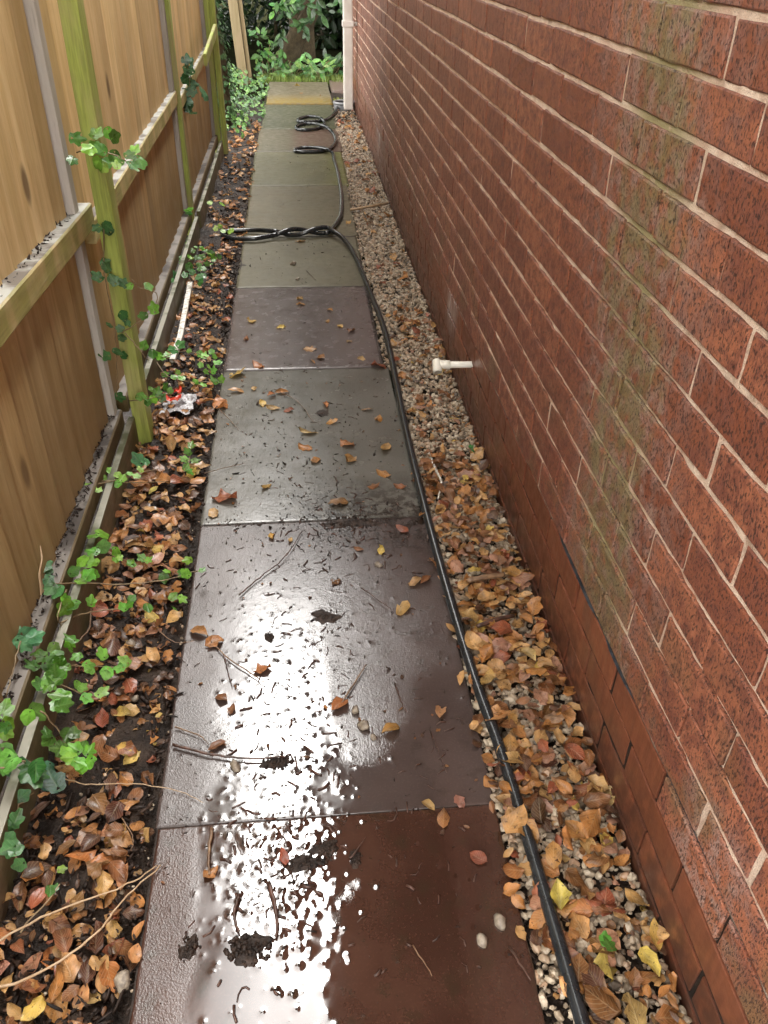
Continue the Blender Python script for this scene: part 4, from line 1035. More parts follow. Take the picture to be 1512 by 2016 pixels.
# ------------------------------------------------------------------ twigs, sticks, mud clumps and scraps
TW = [('twig_dark', 2.6, [(340, 1466), (400, 1482), (470, 1493), (562, 1490)], 'dark reddish fallen branch lying across the fence edge of the plum slab'),
      ('twig', 1.3, [(345, 1432), (390, 1448), (412, 1466)], 'thin bent twig above the dark reddish branch'),
      ('twig', 1.5, [(408, 1252), (442, 1290), (500, 1330), (522, 1346)], 'forked brown twig on the white shine of the plum slab'),
      ('twig_dark', 1.2, [(440, 1288), (448, 1318), (456, 1352)], 'short dark twig crossing the forked brown twig'),
      ('twig_dark', 1.6, [(470, 1172), (520, 1130), (560, 1098), (596, 1044)], 'long dark twig near the far end of the plum slab'),
      ('twig', 2.0, [(668, 1392), (700, 1342), (722, 1308)], 'brown stick beside the orange leaf in the shine'),
      ('twig_dark', 1.2, [(776, 1345), (800, 1402)], 'thin dark twig right of the shine'),
      ('twig_dark', 1.2, [(848, 1440), (880, 1522)], 'thin dark twig with a wet rim on the brown slab edge'),
      ('twig_dark', 1.4, [(712, 1158), (770, 1200)], 'dark twig on the right half of the plum slab'),
      ('twig', 3.0, [(417, 1632), (411, 1690), (412, 1722)], 'thick brown stick standing out in the granular wet film'),
      ('twig_dark', 3.4, [(528, 1738), (545, 1800), (543, 1845)], 'thick dark stick beside the large mud clump'),
      ('twig_dark', 3.0, [(470, 1762), (462, 1800), (470, 1835)], 'dark curved stick at the fence side of the mud clump'),
      ('twig', 1.0, [(812, 1862), (852, 1922)], 'hair-thin twig on the wet brown slab'),
      ('twig_dark', 1.6, [(1000, 1862), (1046, 1930)], 'reddish wet twig at the hose edge of the nearest slab'),
      ('twig_pale', 1.7, [(-20, 1862), (100, 1798), (250, 1742), (312, 1702)], 'long pale branch across the soil at the lower left'),
      ('twig_pale', 1.9, [(-20, 1952), (80, 1915), (190, 1838), (240, 1775), (316, 1704)], 'lower long pale branch joining the other at the slab edge'),
      ('twig_pale', 1.0, [(110, 1530), (180, 1545), (250, 1543), (345, 1556), (402, 1582)], 'straw-coloured stalk reaching from soil onto the slab'),
      ('twig', 1.0, [(240, 1610), (262, 1650), (258, 1675)], 'thin curved stalk on soil beside the slab'),
      ('twig', 1.0, [(402, 932), (440, 922), (482, 912)], 'thin twig on the near left of the grey slab'),
      ('twig', 1.0, [(540, 766), (585, 790), (618, 832)], 'thin twig between leaves on the grey slab'),
      ('twig', 1.0, [(430, 805), (452, 826), (470, 848)], 'curved leaf stalk below the big orange leaf'),
      ('twig_dark', 1.4, [(602, 532), (622, 552)], 'short dark twig at the joint of the olive slab'),
      ('twig', 1.8, [(180, 1198), (175, 1240), (150, 1270), (130, 1320)], 'brown ivy-like stick leaning against the mossy board'),
      ('twig', 1.1, [(310, 1240), (345, 1265), (385, 1262)], 'thin stalk bridging soil and plum slab'),
      ('twig_dark', 1.3, [(690, 1690), (720, 1650)], 'dark twig in the droplets of the wet slab')]
for (mt, r, pts, lab) in TW:
    P = [G(x, y, r * 0.001 + (0.004 if G(x, y).x > 0.0 else 0.02)) for (x, y) in pts]
    P = catmull(P, 6)
    P = [p + Vector((random.gauss(0, 0.0007), random.gauss(0, 0.0007), random.uniform(0, 0.0015))) for p in P]
    o = tube_obj('twig', P, lambda t, r=r: 0.001 * r * (1.15 - 0.55 * t), M[mt], 7, rough=0.12)
    tag(o, lab, 'twig', 'twigs on the path and soil')
o = tube_obj('stick', [G(690, 413, 0.02), G(725, 407, 0.022), G(764, 400, 0.024)], 0.008, M['twig_pale'], 4)
tag(o, 'thin sawn stick lying across the far gravel', 'stick')
o = tube_obj('stick', catmull([G(920, 1143, 0.03), G(955, 1136, 0.034), G(992, 1131, 0.03)], 5), 0.0065, M['twig'], 9, rough=0.08)
tag(o, 'reddish-brown thick stick on the gravel among leaves', 'stick')
o = tube_obj('stick', catmull([G(938, 1234, 0.02), G(975, 1220, 0.024), G(1012, 1212, 0.022)], 5), 0.005, M['twig_dark'], 9, rough=0.08)
tag(o, 'dark wet stick on the gravel nearer than the reddish one', 'stick')
o = tube_obj('twig', catmull([G(845, 893, 0.02), G(858, 925, 0.02), G(869, 950, 0.024), G(862, 982, 0.018)], 6), lambda t: 0.005 * (1 - 0.5 * t), M['white_paint'], 7, rough=0.15)
tag(o, 'bleached white twig on the gravel beside the hose', 'twig')
# white batten against the gravel board
V, F = [], []
pts = [G(372, 556, 0.016), G(352, 660, 0.018), G(336, 708, 0.012)]
for p in pts:
    for (dx, dz) in ((-0.010, -0.014), (0.010, -0.014), (0.010, 0.003), (-0.010, 0.003)): V.append((p.x + dx + 0.006, p.y, p.z + dz))
for a in range(2):
    for k in range(4): F.append((a * 4 + k, a * 4 + (k + 1) % 4, a * 4 + 4 + (k + 1) % 4, a * 4 + 4 + k))
F += [(3, 2, 1, 0), (8, 9, 10, 11)]
tag(link('painted_strip', py_mesh('painted_strip', [tuple(v) for v in V], F, M['white_paint'])), 'flaking white painted strip of wood on the soil beside the fence', 'batten')
# dry curled bark strip leaning on the low rail
P = catmull([AtX(84, 1168, -0.283), AtX(79, 1130, -0.285), AtX(83, 1100, -0.286), AtX(80, 1074, -0.292)], 6)
V, F = [], []
for k, p in enumerate(P):
    u = k / (len(P) - 1); w = 0.0055 * (1.1 - 0.9 * u)
    for (a, b_) in ((-1, 0), (0, 0.35), (1, 0)): V.append((p.x + 0.3 * w * a, p.y + w * a, p.z + 0.2 * w * b_)); 
    for (a, b_) in ((1, -0.3), (0, 0.05), (-1, -0.3)): V.append((p.x + 0.3 * w * a - 0.0012, p.y + w * a, p.z))
for k in range(len(P) - 1):
    for j in range(6): F.append((k * 6 + j, k * 6 + (j + 1) % 6, (k + 1) * 6 + (j + 1) % 6, (k + 1) * 6 + j))
tag(link('bark_strip', py_mesh('bark_strip', V, F, M['twig_pale'], True)), 'dry curled strip of bark standing against the fence boards', 'bark')
# crumpled wrapper
def crumple(cx, cy, w, h, n, amp, z):
    xs, ys = np.linspace(-w / 2, w / 2, n), np.linspace(-h / 2, h / 2, n)
    X, Y = np.meshgrid(xs, ys); Z = np.abs(nz(X.shape, 1.6)) * amp + z
    V = np.stack([cx + X + nz(X.shape, 1.5) * amp * 0.5, cy + Y + nz(X.shape, 1.5) * amp * 0.7, Z], -1).reshape(-1, 3)
    i = np.arange(n * n).reshape(n, n)
    return V, np.stack([i[:-1, :-1], i[:-1, 1:], i[1:, 1:], i[1:, :-1]], -1).reshape(-1, 4)
wp = G(345, 800, 0.02)
wr = tag(empty('wrapper', (wp.x, wp.y, 0.0)), 'crumpled clear wrapper with red print among the leaves by the post', 'litter')
for (dx, dy, w, h, mt, nm, z) in ((0.0, 0.0, 0.10, 0.10, 'wrapper', 'film', 0.012), (0.035, 0.05, 0.05, 0.06, 'wrapper', 'film', 0.02), (-0.01, 0.035, 0.05, 0.022, 'wrapper_red', 'red_print', 0.03), (0.0, 0.085, 0.022, 0.028, 'wrapper_red', 'red_print', 0.026)):
    V, F = crumple(wp.x + dx, wp.y + dy, w, h, 9, 0.007, z)
    o = link(nm, np_mesh(nm, V, F, M[mt], False), wr, (0, 0, 0)); o.location = -wr.location
# mud clumps: heaped wet lumps
def clump(x, y, rx, ry, n, r0, r1, hh, lab):
    p = G(x, y, 0); pts = []
    for _ in range(n):
        a, q = U(0, 6.283), math.sqrt(random.random())
        pts.append((rx * q * math.cos(a), ry * q * math.sin(a), hh * (1 - q) * random.random() + 0.002, U(r0, r1)))
    T = np.array([t_[:3] for t_ in pts]); S = np.array([t_[3] for t_ in pts])
    nq, na = 12, 30
    ph = [U(0, 6.28) for _ in range(4)]
    V, F = [(0, 0, hh * 0.9)], []
    for a in range(1, nq + 1):
        for b in range(na):
            w = 2 * math.pi * b / na; q = a / nq
            rb = 0.72 + 0.16 * math.sin(2 * w + ph[0]) + 0.14 * math.sin(3 * w + ph[1]) + 0.10 * math.sin(7 * w + ph[2])
            V.append((rx * 1.2 * q * rb * math.cos(w), ry * 1.2 * q * rb * math.sin(w), max(-0.001, hh * (1 - q ** 2.5) * U(0.25, 1.1)) - (0.001 if a == nq else 0)))
    for b in range(na): F.append((0, 1 + b, 1 + (b + 1) % na))
    for a in range(nq - 1):
        for b in range(na):
            i0, i1 = 1 + a * na + b, 1 + a * na + (b + 1) % na
            F += [(i0, i0 + na, i1 + na), (i0, i1 + na, i1)]
    body = link('mud_clump', np_mesh('mud_clump', V, F, M['crumb']), None, p); tag(body, lab, 'mud')
    o = link('lump', bake('lump', PB1, RNG.integers(0, 10, n), rand_rot(n, 0.5), T, S * RNG.uniform(0.3, 0.8, n), M['crumb']), body); o.location = (0, 0, 0); tag(o, kind='stuff')
clump(492, 1868, 0.036, 0.026, 70, 0.004, 0.010, 0.012, 'largest wet mud clump on the nearest slab')
clump(372, 1868, 0.018, 0.020, 26, 0.003, 0.007, 0.008, 'wet mud clump at the fence edge of the nearest slab')
clump(545, 1502, 0.030, 0.014, 40, 0.003, 0.008, 0.010, 'mud clump at the tip of the dark fallen branch')
clump(600, 1700, 0.045, 0.014, 42, 0.003, 0.007, 0.007, 'row of mud lumps along the edge of the water')
clump(700, 1690, 0.012, 0.018, 20, 0.003, 0.006, 0.006, 'small mud clump at the border of white and brown water')
clump(690, 1030, 0.075, 0.030, 60, 0.003, 0.008, 0.007, 'spread of mud at the joint between grey and plum slabs')
clump(640, 1215, 0.035, 0.03, 30, 0.002, 0.006, 0.006, 'scatter of mud in the middle of the plum slab')
clump(530, 1255, 0.010, 0.020, 14, 0.003, 0.006, 0.007, 'small mud lump in the white shine of the plum slab')
clump(640, 1670, 0.026, 0.018, 26, 0.003, 0.007, 0.007, 'mud lumps with leaf scraps near the water edge')

# ------------------------------------------------------------------ ivy
def ivy_base(n):
    out = []
    lob = [(-150, 0.42), (-118, 0.52), (-90, 0.30), (-62, 0.66), (-44, 0.72), (-27, 0.46), (-8, 0.92), (0, 1.0), (8, 0.92), (27, 0.46), (44, 0.72), (62, 0.66), (90, 0.30), (118, 0.52), (150, 0.42)]
    for _ in range(n):
        k = random.uniform(0.25, 0.75); cup = random.uniform(-0.25, 0.35)
        V, UV = [(0, 0, 0)], [(0.3, 0.5)]
        for f in (0.55, 1.0):
            for (a, r) in lob:
                r = (r * (1 - k) + k * (0.55 + 0.3 * math.cos(math.radians(a)))) * random.uniform(0.93, 1.07) * f
                a = math.radians(a)
                V.append((r * math.cos(a), r * math.sin(a) * 0.92, cup * (r * 0.7) ** 2 + random.gauss(0, 0.02) - 0.12 * f * abs(math.sin(a * 2.2)) * 0.5))
                UV.append((0.3 + 0.65 * r * math.cos(a), 0.5 + 0.45 * r * math.sin(a)))
        m_ = len(lob); F = []
        for a in range(m_):
            b = (a + 1) % m_
            F.append((0, 1 + a, 1 + b)); F.append((1 + a, 1 + m_ + a, 1 + m_ + b)); F.append((1 + a, 1 + m_ + b, 1 + b))
        F = [f for f in F if not (1 + m_ - 1 in f and 1 in f and 0 in f)]
        out.append((np.array(V, np.float32), np.array(F), np.array(UV, np.float32)))
    return out
IB = ivy_base(10); IBm = [np_mesh('leaf', V, F, M['ivy'], True, None, UV) for V, F, UV in IB]
IG = [(0.085, 0.22, 0.022), (0.12, 0.29, 0.028), (0.17, 0.35, 0.035), (0.055, 0.15, 0.022), (0.09, 0.21, 0.035)]
LIME = (0.24, 0.40, 0.055)
def orient(nrm, spin):
    q = Vector(nrm).normalized().to_track_quat('Z', 'Y'); return (q.to_matrix() @ Euler((0, 0, spin)).to_matrix())
IVYN = [0]
def ivy(anchors, label, runners=(), nrm=(0.25, -0.35, 0.85), pal=None, group='ivy growing through the fence', stem_r=0.0016, extra=0):
    """anchors: (point, size_m, colour or None)"""
    pal = pal or IG
    base = anchors[0][0]
    r = tag(empty('ivy_plant', base), label, 'ivy', group)
    for (p, s, c) in anchors:
        for e in range(1 + (1 if random.random() < extra else 0)):
            o = D.objects.new('leaf', random.choice(IBm)); COL.objects.link(o); o.parent = r
            q = p + (Vector((random.gauss(0, 0.014), random.gauss(0, 0.014), random.gauss(0, 0.008))) if e else Vector((0, 0, 0)))
            sz = s * random.uniform(0.85, 1.15) * (0.75 if e else 1) * 0.60
            mt = orient(Vector(nrm) + Vector((random.gauss(0, 0.32), random.gauss(0, 0.32), random.gauss(0, 0.2))), U(0, 6.283)).to_4x4() @ Matrix.Scale(sz, 4)
            mt.translation = q - base
            o.matrix_basis = mt
            cc = c or random.choice(pal)
            o.color = (*[x * U(0.85, 1.15) for x in cc], 1)
    for P in runners:
        P = catmull(P, 6)
        P = [p + Vector((random.gauss(0, 0.0012), random.gauss(0, 0.0012), random.gauss(0, 0.0008))) for p in P]
        V, F = tube(P, lambda t: stem_r * (1.1 - 0.5 * t), 6)
        me = py_mesh('stem', V, F, M['ivy_stem'], True); o = D.objects.new('stem', me); COL.objects.link(o); o.parent = r; o.location = -base
    return r
mm = 0.001
def ay(L, Y, s=38, c=None): return [(AtY(x, y, Y + random.uniform(-0.02, 0.02)), s * 1.3 * mm * U(0.85, 1.15), c) for (x, y) in L]
def az(L, z, s=38, c=None): return [(G(x, y, z + random.uniform(-0.015, 0.015)), s * mm * U(0.85, 1.15), c) for (x, y) in L]
# on the nearest green post
ivy(ay([(145, 272), (143, 312), (186, 266), (212, 256), (190, 286), (204, 298), (226, 302)], 2.19, 40) + ay([(196, 316), (214, 322), (238, 318), (250, 306), (262, 298), (222, 272), (272, 312), (258, 322)], 2.17, 36, None) + ay([(205, 324), (230, 328), (180, 292)], 2.16, 36, LIME),
    'ivy sprig round the nearest green post above the middle rail', [[AtY(210, 300, 2.18), AtY(235, 310, 2.17), AtY(270, 325, 2.2)], [AtY(150, 300, 2.2), AtY(190, 290, 2.19), AtY(212, 300, 2.18)]], (0.4, -0.6, 0.6))
ivy(ay([(194, 447), (208, 443), (216, 455), (203, 520), (212, 530), (196, 548), (226, 556), (222, 545), (246, 560), (218, 640), (238, 618), (248, 632), (240, 648), (226, 690), (212, 700), (232, 780), (221, 812), (214, 806), (240, 700), (236, 665)], 2.19, 34, (0.045, 0.13, 0.035)) + ay([(258, 561), (286, 621), (304, 612), (282, 684), (300, 692), (315, 700), (290, 560)], 2.18, 32),
    'dark ivy climbing the lower half of the nearest green post', [[AtY(240, 655, 2.19), AtY(278, 630, 2.17), AtY(300, 612, 2.19), AtY(310, 585, 2.2), AtY(300, 572, 2.2), AtY(275, 566, 2.19), AtY(260, 550, 2.19)], [AtY(246, 655, 2.18), AtY(275, 690, 2.17), AtY(295, 712, 2.18)], [AtY(205, 450, 2.2), AtY(205, 540, 2.2), AtY(225, 640, 2.2), AtY(230, 720, 2.2), AtY(228, 810, 2.2)]], (0.35, -0.7, 0.5))
ivy(ay([(272, 780), (282, 778), (290, 788), (300, 782), (308, 775), (316, 786)], 2.16, 32), 'small ivy tuft at the foot of the nearest green post', [[AtY(255, 790, 2.2), AtY(290, 785, 2.16), AtY(318, 780, 2.15)]], (0.35, -0.6, 0.6))
# second post
ivy(ay([(344, 432), (340, 440), (352, 446), (345, 458), (368, 420), (375, 412), (340, 466), (352, 470), (362, 462), (378, 470), (346, 482), (360, 482), (372, 478), (388, 478), (334, 500)], 4.22, 46) + az([(396, 488), (405, 494), (380, 492), (412, 500), (400, 505), (420, 510), (432, 508), (388, 505), (372, 505), (360, 510), (356, 518), (375, 520), (390, 520), (365, 528), (382, 534), (402, 530), (410, 520)], 0.07, 48) + az([(380, 537), (400, 542), (392, 555), (338, 548), (348, 545), (322, 548)], 0.08, 60, (0.07, 0.20, 0.06)),
    'bushy ivy clump at the foot of the second green post', [[AtY(350, 500, 4.2), AtY(350, 440, 4.25), AtY(372, 415, 4.25)], [G(360, 520, 0.05), G(400, 500, 0.06), G(435, 510, 0.05)]], (0.3, -0.5, 0.7), extra=0.5)
ivy(ay([(362, 118), (372, 125), (366, 134), (378, 140), (372, 152), (363, 160), (376, 166), (381, 178), (365, 196), (374, 206), (364, 214), (376, 222), (398, 176), (404, 186), (368, 176)], 4.75, 62, (0.04, 0.12, 0.05)), 'dark ivy cluster hanging beyond the second post', [[AtY(362, 110, 4.75), AtY(374, 160, 4.75), AtY(368, 225, 4.75)]], (0.4, -0.6, 0.5))
ivy(az([(437, 400), (412, 397), (425, 452), (442, 455), (432, 446), (455, 452), (398, 255), (410, 262), (430, 240), (445, 245), (420, 275), (400, 250)], 0.06, 50, LIME), 'scattered pale ivy shoots on the far soil near the last fence post', [[G(412, 397, 0.04), G(440, 440, 0.04)]])
# runners over the soil
ivy(az([(344, 688), (352, 680)], 0.07, 62, (0.08, 0.24, 0.07)) + az([(330, 700), (318, 705), (370, 690), (392, 694), (402, 702), (396, 716), (418, 690), (424, 704), (432, 714), (412, 724), (404, 730), (420, 732)], 0.045, 40, (0.16, 0.36, 0.06)) + az([(322, 738), (340, 742), (360, 746), (384, 752), (402, 758), (424, 752), (436, 750), (352, 735), (376, 738)], 0.045, 38) + az([(326, 764), (334, 772), (300, 768)], 0.07, 40),
    'pale green ivy runners on the soil just beyond the nearest post', [[G(318, 705, 0.05), G(370, 692, 0.04), G(436, 716, 0.03)], [G(300, 700, 0.06), G(340, 745, 0.04), G(440, 752, 0.03)]])
ivy(az([(284, 904), (276, 910)], 0.06, 58, (0.07, 0.20, 0.08)) + az([(376, 878), (372, 892), (382, 905), (366, 905), (364, 922), (372, 928)], 0.04, 36), 'single large bluish ivy leaf and small shoot on the leaf litter', [[G(370, 930, 0.02), G(376, 880, 0.035)]])
ivy(az([(172, 940), (188, 952), (182, 962), (206, 940), (228, 934), (240, 944), (212, 924), (258, 932), (272, 938), (278, 926), (192, 966), (234, 950)], 0.10, 34, (0.20, 0.40, 0.06)), 'lime green ivy runner reaching from the low rail over the litter', [[G(180, 955, 0.11), G(230, 945, 0.09), G(312, 922, 0.05)], [G(200, 946, 0.10), G(260, 950, 0.07), G(330, 948, 0.03)]])
ivy(az([(188, 1054), (196, 1050), (188, 1086), (196, 1078), (166, 1100), (172, 1110), (190, 1108), (140, 1128), (165, 1128), (186, 1126), (172, 1136), (156, 1142), (134, 1190), (148, 1186), (180, 1188), (126, 1182)], 0.11, 46) + az([(93, 1122), (96, 1138), (116, 1158), (104, 1154), (84, 1118)], 0.15, 48, (0.06, 0.19, 0.06)) + az([(228, 1082), (226, 1100), (236, 1096), (262, 1112), (258, 1104), (290, 1104), (282, 1100), (322, 1132), (330, 1126), (362, 1126), (370, 1132), (374, 1102), (396, 1124), (338, 1178), (356, 1176), (342, 1196), (256, 1182), (252, 1192), (290, 1192), (246, 1198)], 0.045, 36),
    'leafy ivy mass over the mossy board with runners to the slab edge', [[G(110, 1150, 0.13), G(170, 1148, 0.08), G(250, 1150, 0.05), G(330, 1140, 0.04), G(400, 1120, 0.03)], [G(120, 1225, 0.10), G(180, 1205, 0.06), G(255, 1196, 0.03)], [G(130, 1160, 0.12), G(115, 1215, 0.12), G(130, 1245, 0.06)]], extra=0.05)
ivy(az([(10, 1228), (46, 1250), (62, 1256), (38, 1262)], 0.16, 56, (0.07, 0.20, 0.08)) + az([(85, 1292), (92, 1306), (68, 1312), (118, 1298), (130, 1312), (124, 1322), (108, 1288), (74, 1340), (80, 1352), (110, 1338), (98, 1328), (92, 1348), (116, 1368), (128, 1372), (118, 1390), (110, 1384), (64, 1398), (58, 1404), (106, 1270), (144, 1260), (136, 1262)], 0.11, 50) + az([(156, 1290), (172, 1308), (180, 1314), (204, 1292), (212, 1318), (206, 1324), (240, 1314), (250, 1304), (152, 1344), (160, 1352), (166, 1372), (196, 1366)], 0.06, 40, (0.16, 0.36, 0.06)),
    'large-leaved wet ivy hanging over the low rail near the fence', [[G(40, 1262, 0.16), G(25, 1320, 0.15), G(12, 1372, 0.14)], [G(110, 1345, 0.09), G(160, 1365, 0.06), G(205, 1372, 0.03)], [G(100, 1310, 0.1), G(170, 1312, 0.05), G(250, 1316, 0.03)]], extra=0.05)
ivy(az([(5, 1404), (10, 1422), (14, 1430), (5, 1442)], 0.16, 44) + az([(93, 1446), (100, 1454), (137, 1440), (146, 1446), (128, 1474), (136, 1484), (150, 1500), (144, 1492), (174, 1482), (178, 1496), (160, 1470), (152, 1478), (168, 1506)], 0.06, 42) + az([(14, 1492), (24, 1500), (6, 1480)], 0.13, 62, (0.12, 0.33, 0.06)) + az([(62, 1512), (56, 1520), (70, 1505)], 0.10, 74, (0.03, 0.105, 0.025)) + az([(98, 1506), (95, 1548), (106, 1536), (112, 1548)], 0.07, 48, (0.05, 0.13, 0.08)) + az([(30, 1580), (38, 1572), (18, 1626), (28, 1620), (12, 1634), (8, 1652), (14, 1664), (26, 1668), (30, 1678), (44, 1700)], 0.08, 42, (0.055, 0.15, 0.05)),
    'dark ivy at the lower left with one very large leaf', [[G(80, 1400, 0.12), G(110, 1430, 0.08), G(135, 1468, 0.05)], [G(0, 1515, 0.12), G(60, 1500, 0.09), G(100, 1560, 0.06)], [G(65, 1560, 0.07), G(30, 1600, 0.07), G(15, 1650, 0.06), G(40, 1700, 0.04)]], extra=0.0)
ivy(az([(98, 1748), (104, 1752)], 0.03, 26, (0.06, 0.18, 0.03)) + az([(118, 1712)], 0.03, 24, LIME), 'tiny green seedling among leaves at the lower left', [[G(40, 1836, 0.02), G(118, 1740, 0.03)]])
ivy(az([(1192, 1856), (1202, 1864)], 0.03, 34, (0.07, 0.19, 0.03)), 'small green ivy leaf among the gravel leaves', [[G(1192, 1856, 0.02), G(1215, 1875, 0.015)]])
ivy(az([(926, 880), (930, 884)], 0.03, 26, (0.06, 0.2, 0.06)), 'tiny green leaf at the foot of the brick wall', [[G(926, 880, 0.02), G(931, 896, 0.01)]])

# ------------------------------------------------------------------ garden beyond
def lamina(n=4, W=0.42):
    out = []
    for _ in range(n):
        cv = U(-0.3, 0.5); V, UV = [], []
        prof = [(0, 0.06), (0.25, 0.85), (0.55, 1.0), (0.8, 0.62), (1.0, 0.04)]
        for (u, w) in prof:
            for s in (-1, 0, 1): V.append((u, s * w * W / 2, -cv * u * u * 0.5 + abs(s) * 0.05)); UV.append((u, 0.5 + 0.5 * s))
        F = []
        for a in range(4):
            for j in range(2): F.append((a * 3 + j, (a + 1) * 3 + j, (a + 1) * 3 + j + 1, a * 3 + j + 1))
        out.append((np.array(V, np.float32), np.array(F), np.array(UV, np.float32)))
    return out
LM = lamina(); LMm = [np_mesh('leaf', V, F, M['green'], True, None, UV) for V, F, UV in LM]
GREENS = np.array([(0.045, 0.12, 0.03), (0.06, 0.16, 0.04), (0.035, 0.09, 0.025), (0.09, 0.20, 0.05)])
def leaf_cloud(centers, radii, n, size, mat, greens, name, flat=0.6, parent=None, loc=None, down=0.0):
    k = RNG.integers(0, len(centers), n)
    dirs = RNG.standard_normal((n, 3)); dirs /= np.linalg.norm(dirs, axis=1)[:, None]
    rad = RNG.uniform(0, 1, n) ** 0.45
    T = np.asarray(centers)[k] + dirs * rad[:, None] * np.asarray(radii)[k]
    R3 = np.array([np.array(orient((d_[0] * flat + random.gauss(0, 0.4), d_[1] * flat + random.gauss(0, 0.4), 0.7 + random.gauss(0, 0.3)), U(0, 6.283))) for d_ in dirs])
    S = size * RNG.uniform(0.6, 1.3, n); C = greens[RNG.integers(0, len(greens), n)] * RNG.uniform(0.7, 1.35, (n, 1))
    me = bake(name, LM, RNG.integers(0, 4, n), R3, T, S, mat, C)
    return me
def tree(x, y, h, crown_r, n, size, label, greens=GREENS, lean=(0, 0), cmin=0.35, tr=0.13):
    r = tag(empty('tree', (x, y, -0.05)), label, 'tree', 'trees beyond the path')
    P = catmull([(0, 0, -0.1), (lean[0] * 0.3, lean[1] * 0.3, h * 0.3), (lean[0], lean[1], h * 0.8)], 6)
    V, F = tube(P, lambda t: tr * (1.25 - t), 12, rough=0.06); o = link('trunk', py_mesh('trunk', V, F, M['bark'], True), r); o.location = (0, 0, 0)
    cs, rs = [], []
    for _ in range(16):
        a, q = U(0, 6.283), U(0.2, 1.0) * crown_r
        cs.append((lean[0] + q * math.cos(a), lean[1] + q * math.sin(a), h * U(cmin, 1.0))); rs.append((U(0.5, 0.9) * crown_r * 0.55,) * 2 + (U(0.4, 0.8) * crown_r * 0.5,))
    for k in range(6):
        c_ = cs[k]; b_ = Vector(P[int(len(P) * 0.6)])
        V, F = tube(catmull([b_, b_.lerp(Vector(c_), 0.5) + Vector((0, 0, 0.15)), c_], 4), lambda t: tr * 0.4 * (1.1 - t), 6)
        o = link('limb', py_mesh('limb', V, F, M['bark'], True), r); o.location = (0, 0, 0)
    o = link('crown', leaf_cloud(cs, rs, n, size, M['green_bulk'], greens, 'crown'), r); o.location = (0, 0, 0)
    return r
DKG = np.array([(0.014, 0.036, 0.011), (0.02, 0.05, 0.014), (0.011, 0.03, 0.010)])
tree(-1.6, 14.0, 8.5, 2.6, 9000, 0.16, 'tall dark tree behind the ivy column', DKG, cmin=0.12, tr=0.2)
tree(0.9, 15.0, 9.5, 2.8, 10000, 0.16, 'tall dark tree straight beyond the end of the path', DKG, cmin=0.10, tr=0.22)
tree(3.2, 14.2, 8.5, 2.6, 7000, 0.16, 'tall dark tree behind the downpipe', DKG, cmin=0.12, tr=0.2)
tree(0.4, 11.9, 5.2, 2.2, 13000, 0.16, 'broad dark tree added to shade the end of the path', DKG, cmin=0.30, tr=0.14)  # added canopy above the view, there to darken the far foliage
tree(-1.55, 3.0, 7.2, 1.35, 7500, 0.12, 'loose tree standing behind the fence', GREENS * 0.6, cmin=0.42, tr=0.10)
tree(-2.3, 10.6, 6.5, 1.7, 6000, 0.13, 'dark tree left of the leaning post', DKG, cmin=0.12, tr=0.15)
for (hx, hy, hw, hh, nn, lab) in ((-2.6, 12.6, 1.5, 2.6, 6500, 'dark hedge left of the leaning post'), (0.3, 13.4, 1.6, 2.8, 8500, 'dark hedge closing the end of the path'), (3.0, 12.8, 1.6, 2.6, 6500, 'dark hedge behind the downpipe')):
    h_ = tag(empty('hedge', (hx, hy, -0.06)), lab, 'hedge', 'hedges beyond the path')
    cs = [(U(-hw, hw), U(-0.35, 0.45), U(0.0, hh)) for _ in range(40)]
    o = link('foliage', leaf_cloud(cs, [(0.5, 0.32, 0.45)] * 40, nn, 0.15, M['green_bulk'], DKG, 'foliage'), h_); o.location = (0, 0, 0); tag(o, kind='stuff')
    for k in range(6):
        x_ = -hw + 2 * hw * (k + 0.5) / 6
        V, F = tube(catmull([(x_, 0.1, -0.1), (x_ + U(-.1, .1), 0.1, hh * 0.5), (x_ + U(-.2, .2), 0.1, hh)], 4), 0.03, 6)
        o = link('trunk', py_mesh('trunk', V, F, M['bark'], True), h_); o.location = (0, 0, 0)
# the leaning trunk with ivy at its foot
b0, b1, b2 = AtY(556, 140, 10.25), AtY(580, 80, 10.3), AtY(617, 5, 10.35)
lt = tag(empty('laurel_tree', (b0.x, 10.25, -0.05)), 'brown leaning laurel trunk with ivy at the end of the path', 'tree')
V, F = tube(catmull([b0 + Vector((0, 0, -0.2)), b0, b1, b2, b2 + Vector((0.12, 0.05, 0.7)), b2 + Vector((0.1, 0.3, 2.2))], 6), lambda t: 0.108 * (1.15 - 0.5 * t), 14, rough=0.08)
o = link('trunk', py_mesh('trunk', V, F, M['bark'], True), lt, (0, 0, 0)); o.location = -lt.location
cs = [(b2.x + U(-0.9, 1.1), 10.6 + U(-0.3, 1.2), U(0.95, 3.2)) for _ in range(26)]
o = link('crown', leaf_cloud(cs, [(0.42, 0.42, 0.36)] * len(cs), 5200, 0.13, M['green_bulk'], GREENS * 0.45, 'crown'), lt, (0, 0, 0)); o.location = -lt.location
def single_leaves(root, pts, size, pal, nrm, droop=0.0):
    for p in pts:
        o = D.objects.new('leaf', random.choice(LMm)); COL.objects.link(o); o.parent = root
        mt = orient(Vector(nrm) + Vector((random.gauss(0, 0.4), random.gauss(0, 0.4), random.gauss(0, 0.25))), U(0, 6.283)).to_4x4() @ Matrix.Scale(size * U(0.75, 1.25), 4)
        mt.translation = Vector(p) - root.location; o.matrix_basis = mt
        o.color = (*[x * U(0.8, 1.25) for x in random.choice(pal)], 1)
BRG = [(0.11, 0.27, 0.06), (0.16, 0.34, 0.07), (0.08, 0.20, 0.05)]
MIDG = [(0.03, 0.085, 0.025), (0.045, 0.12, 0.035), (0.06, 0.15, 0.045)]
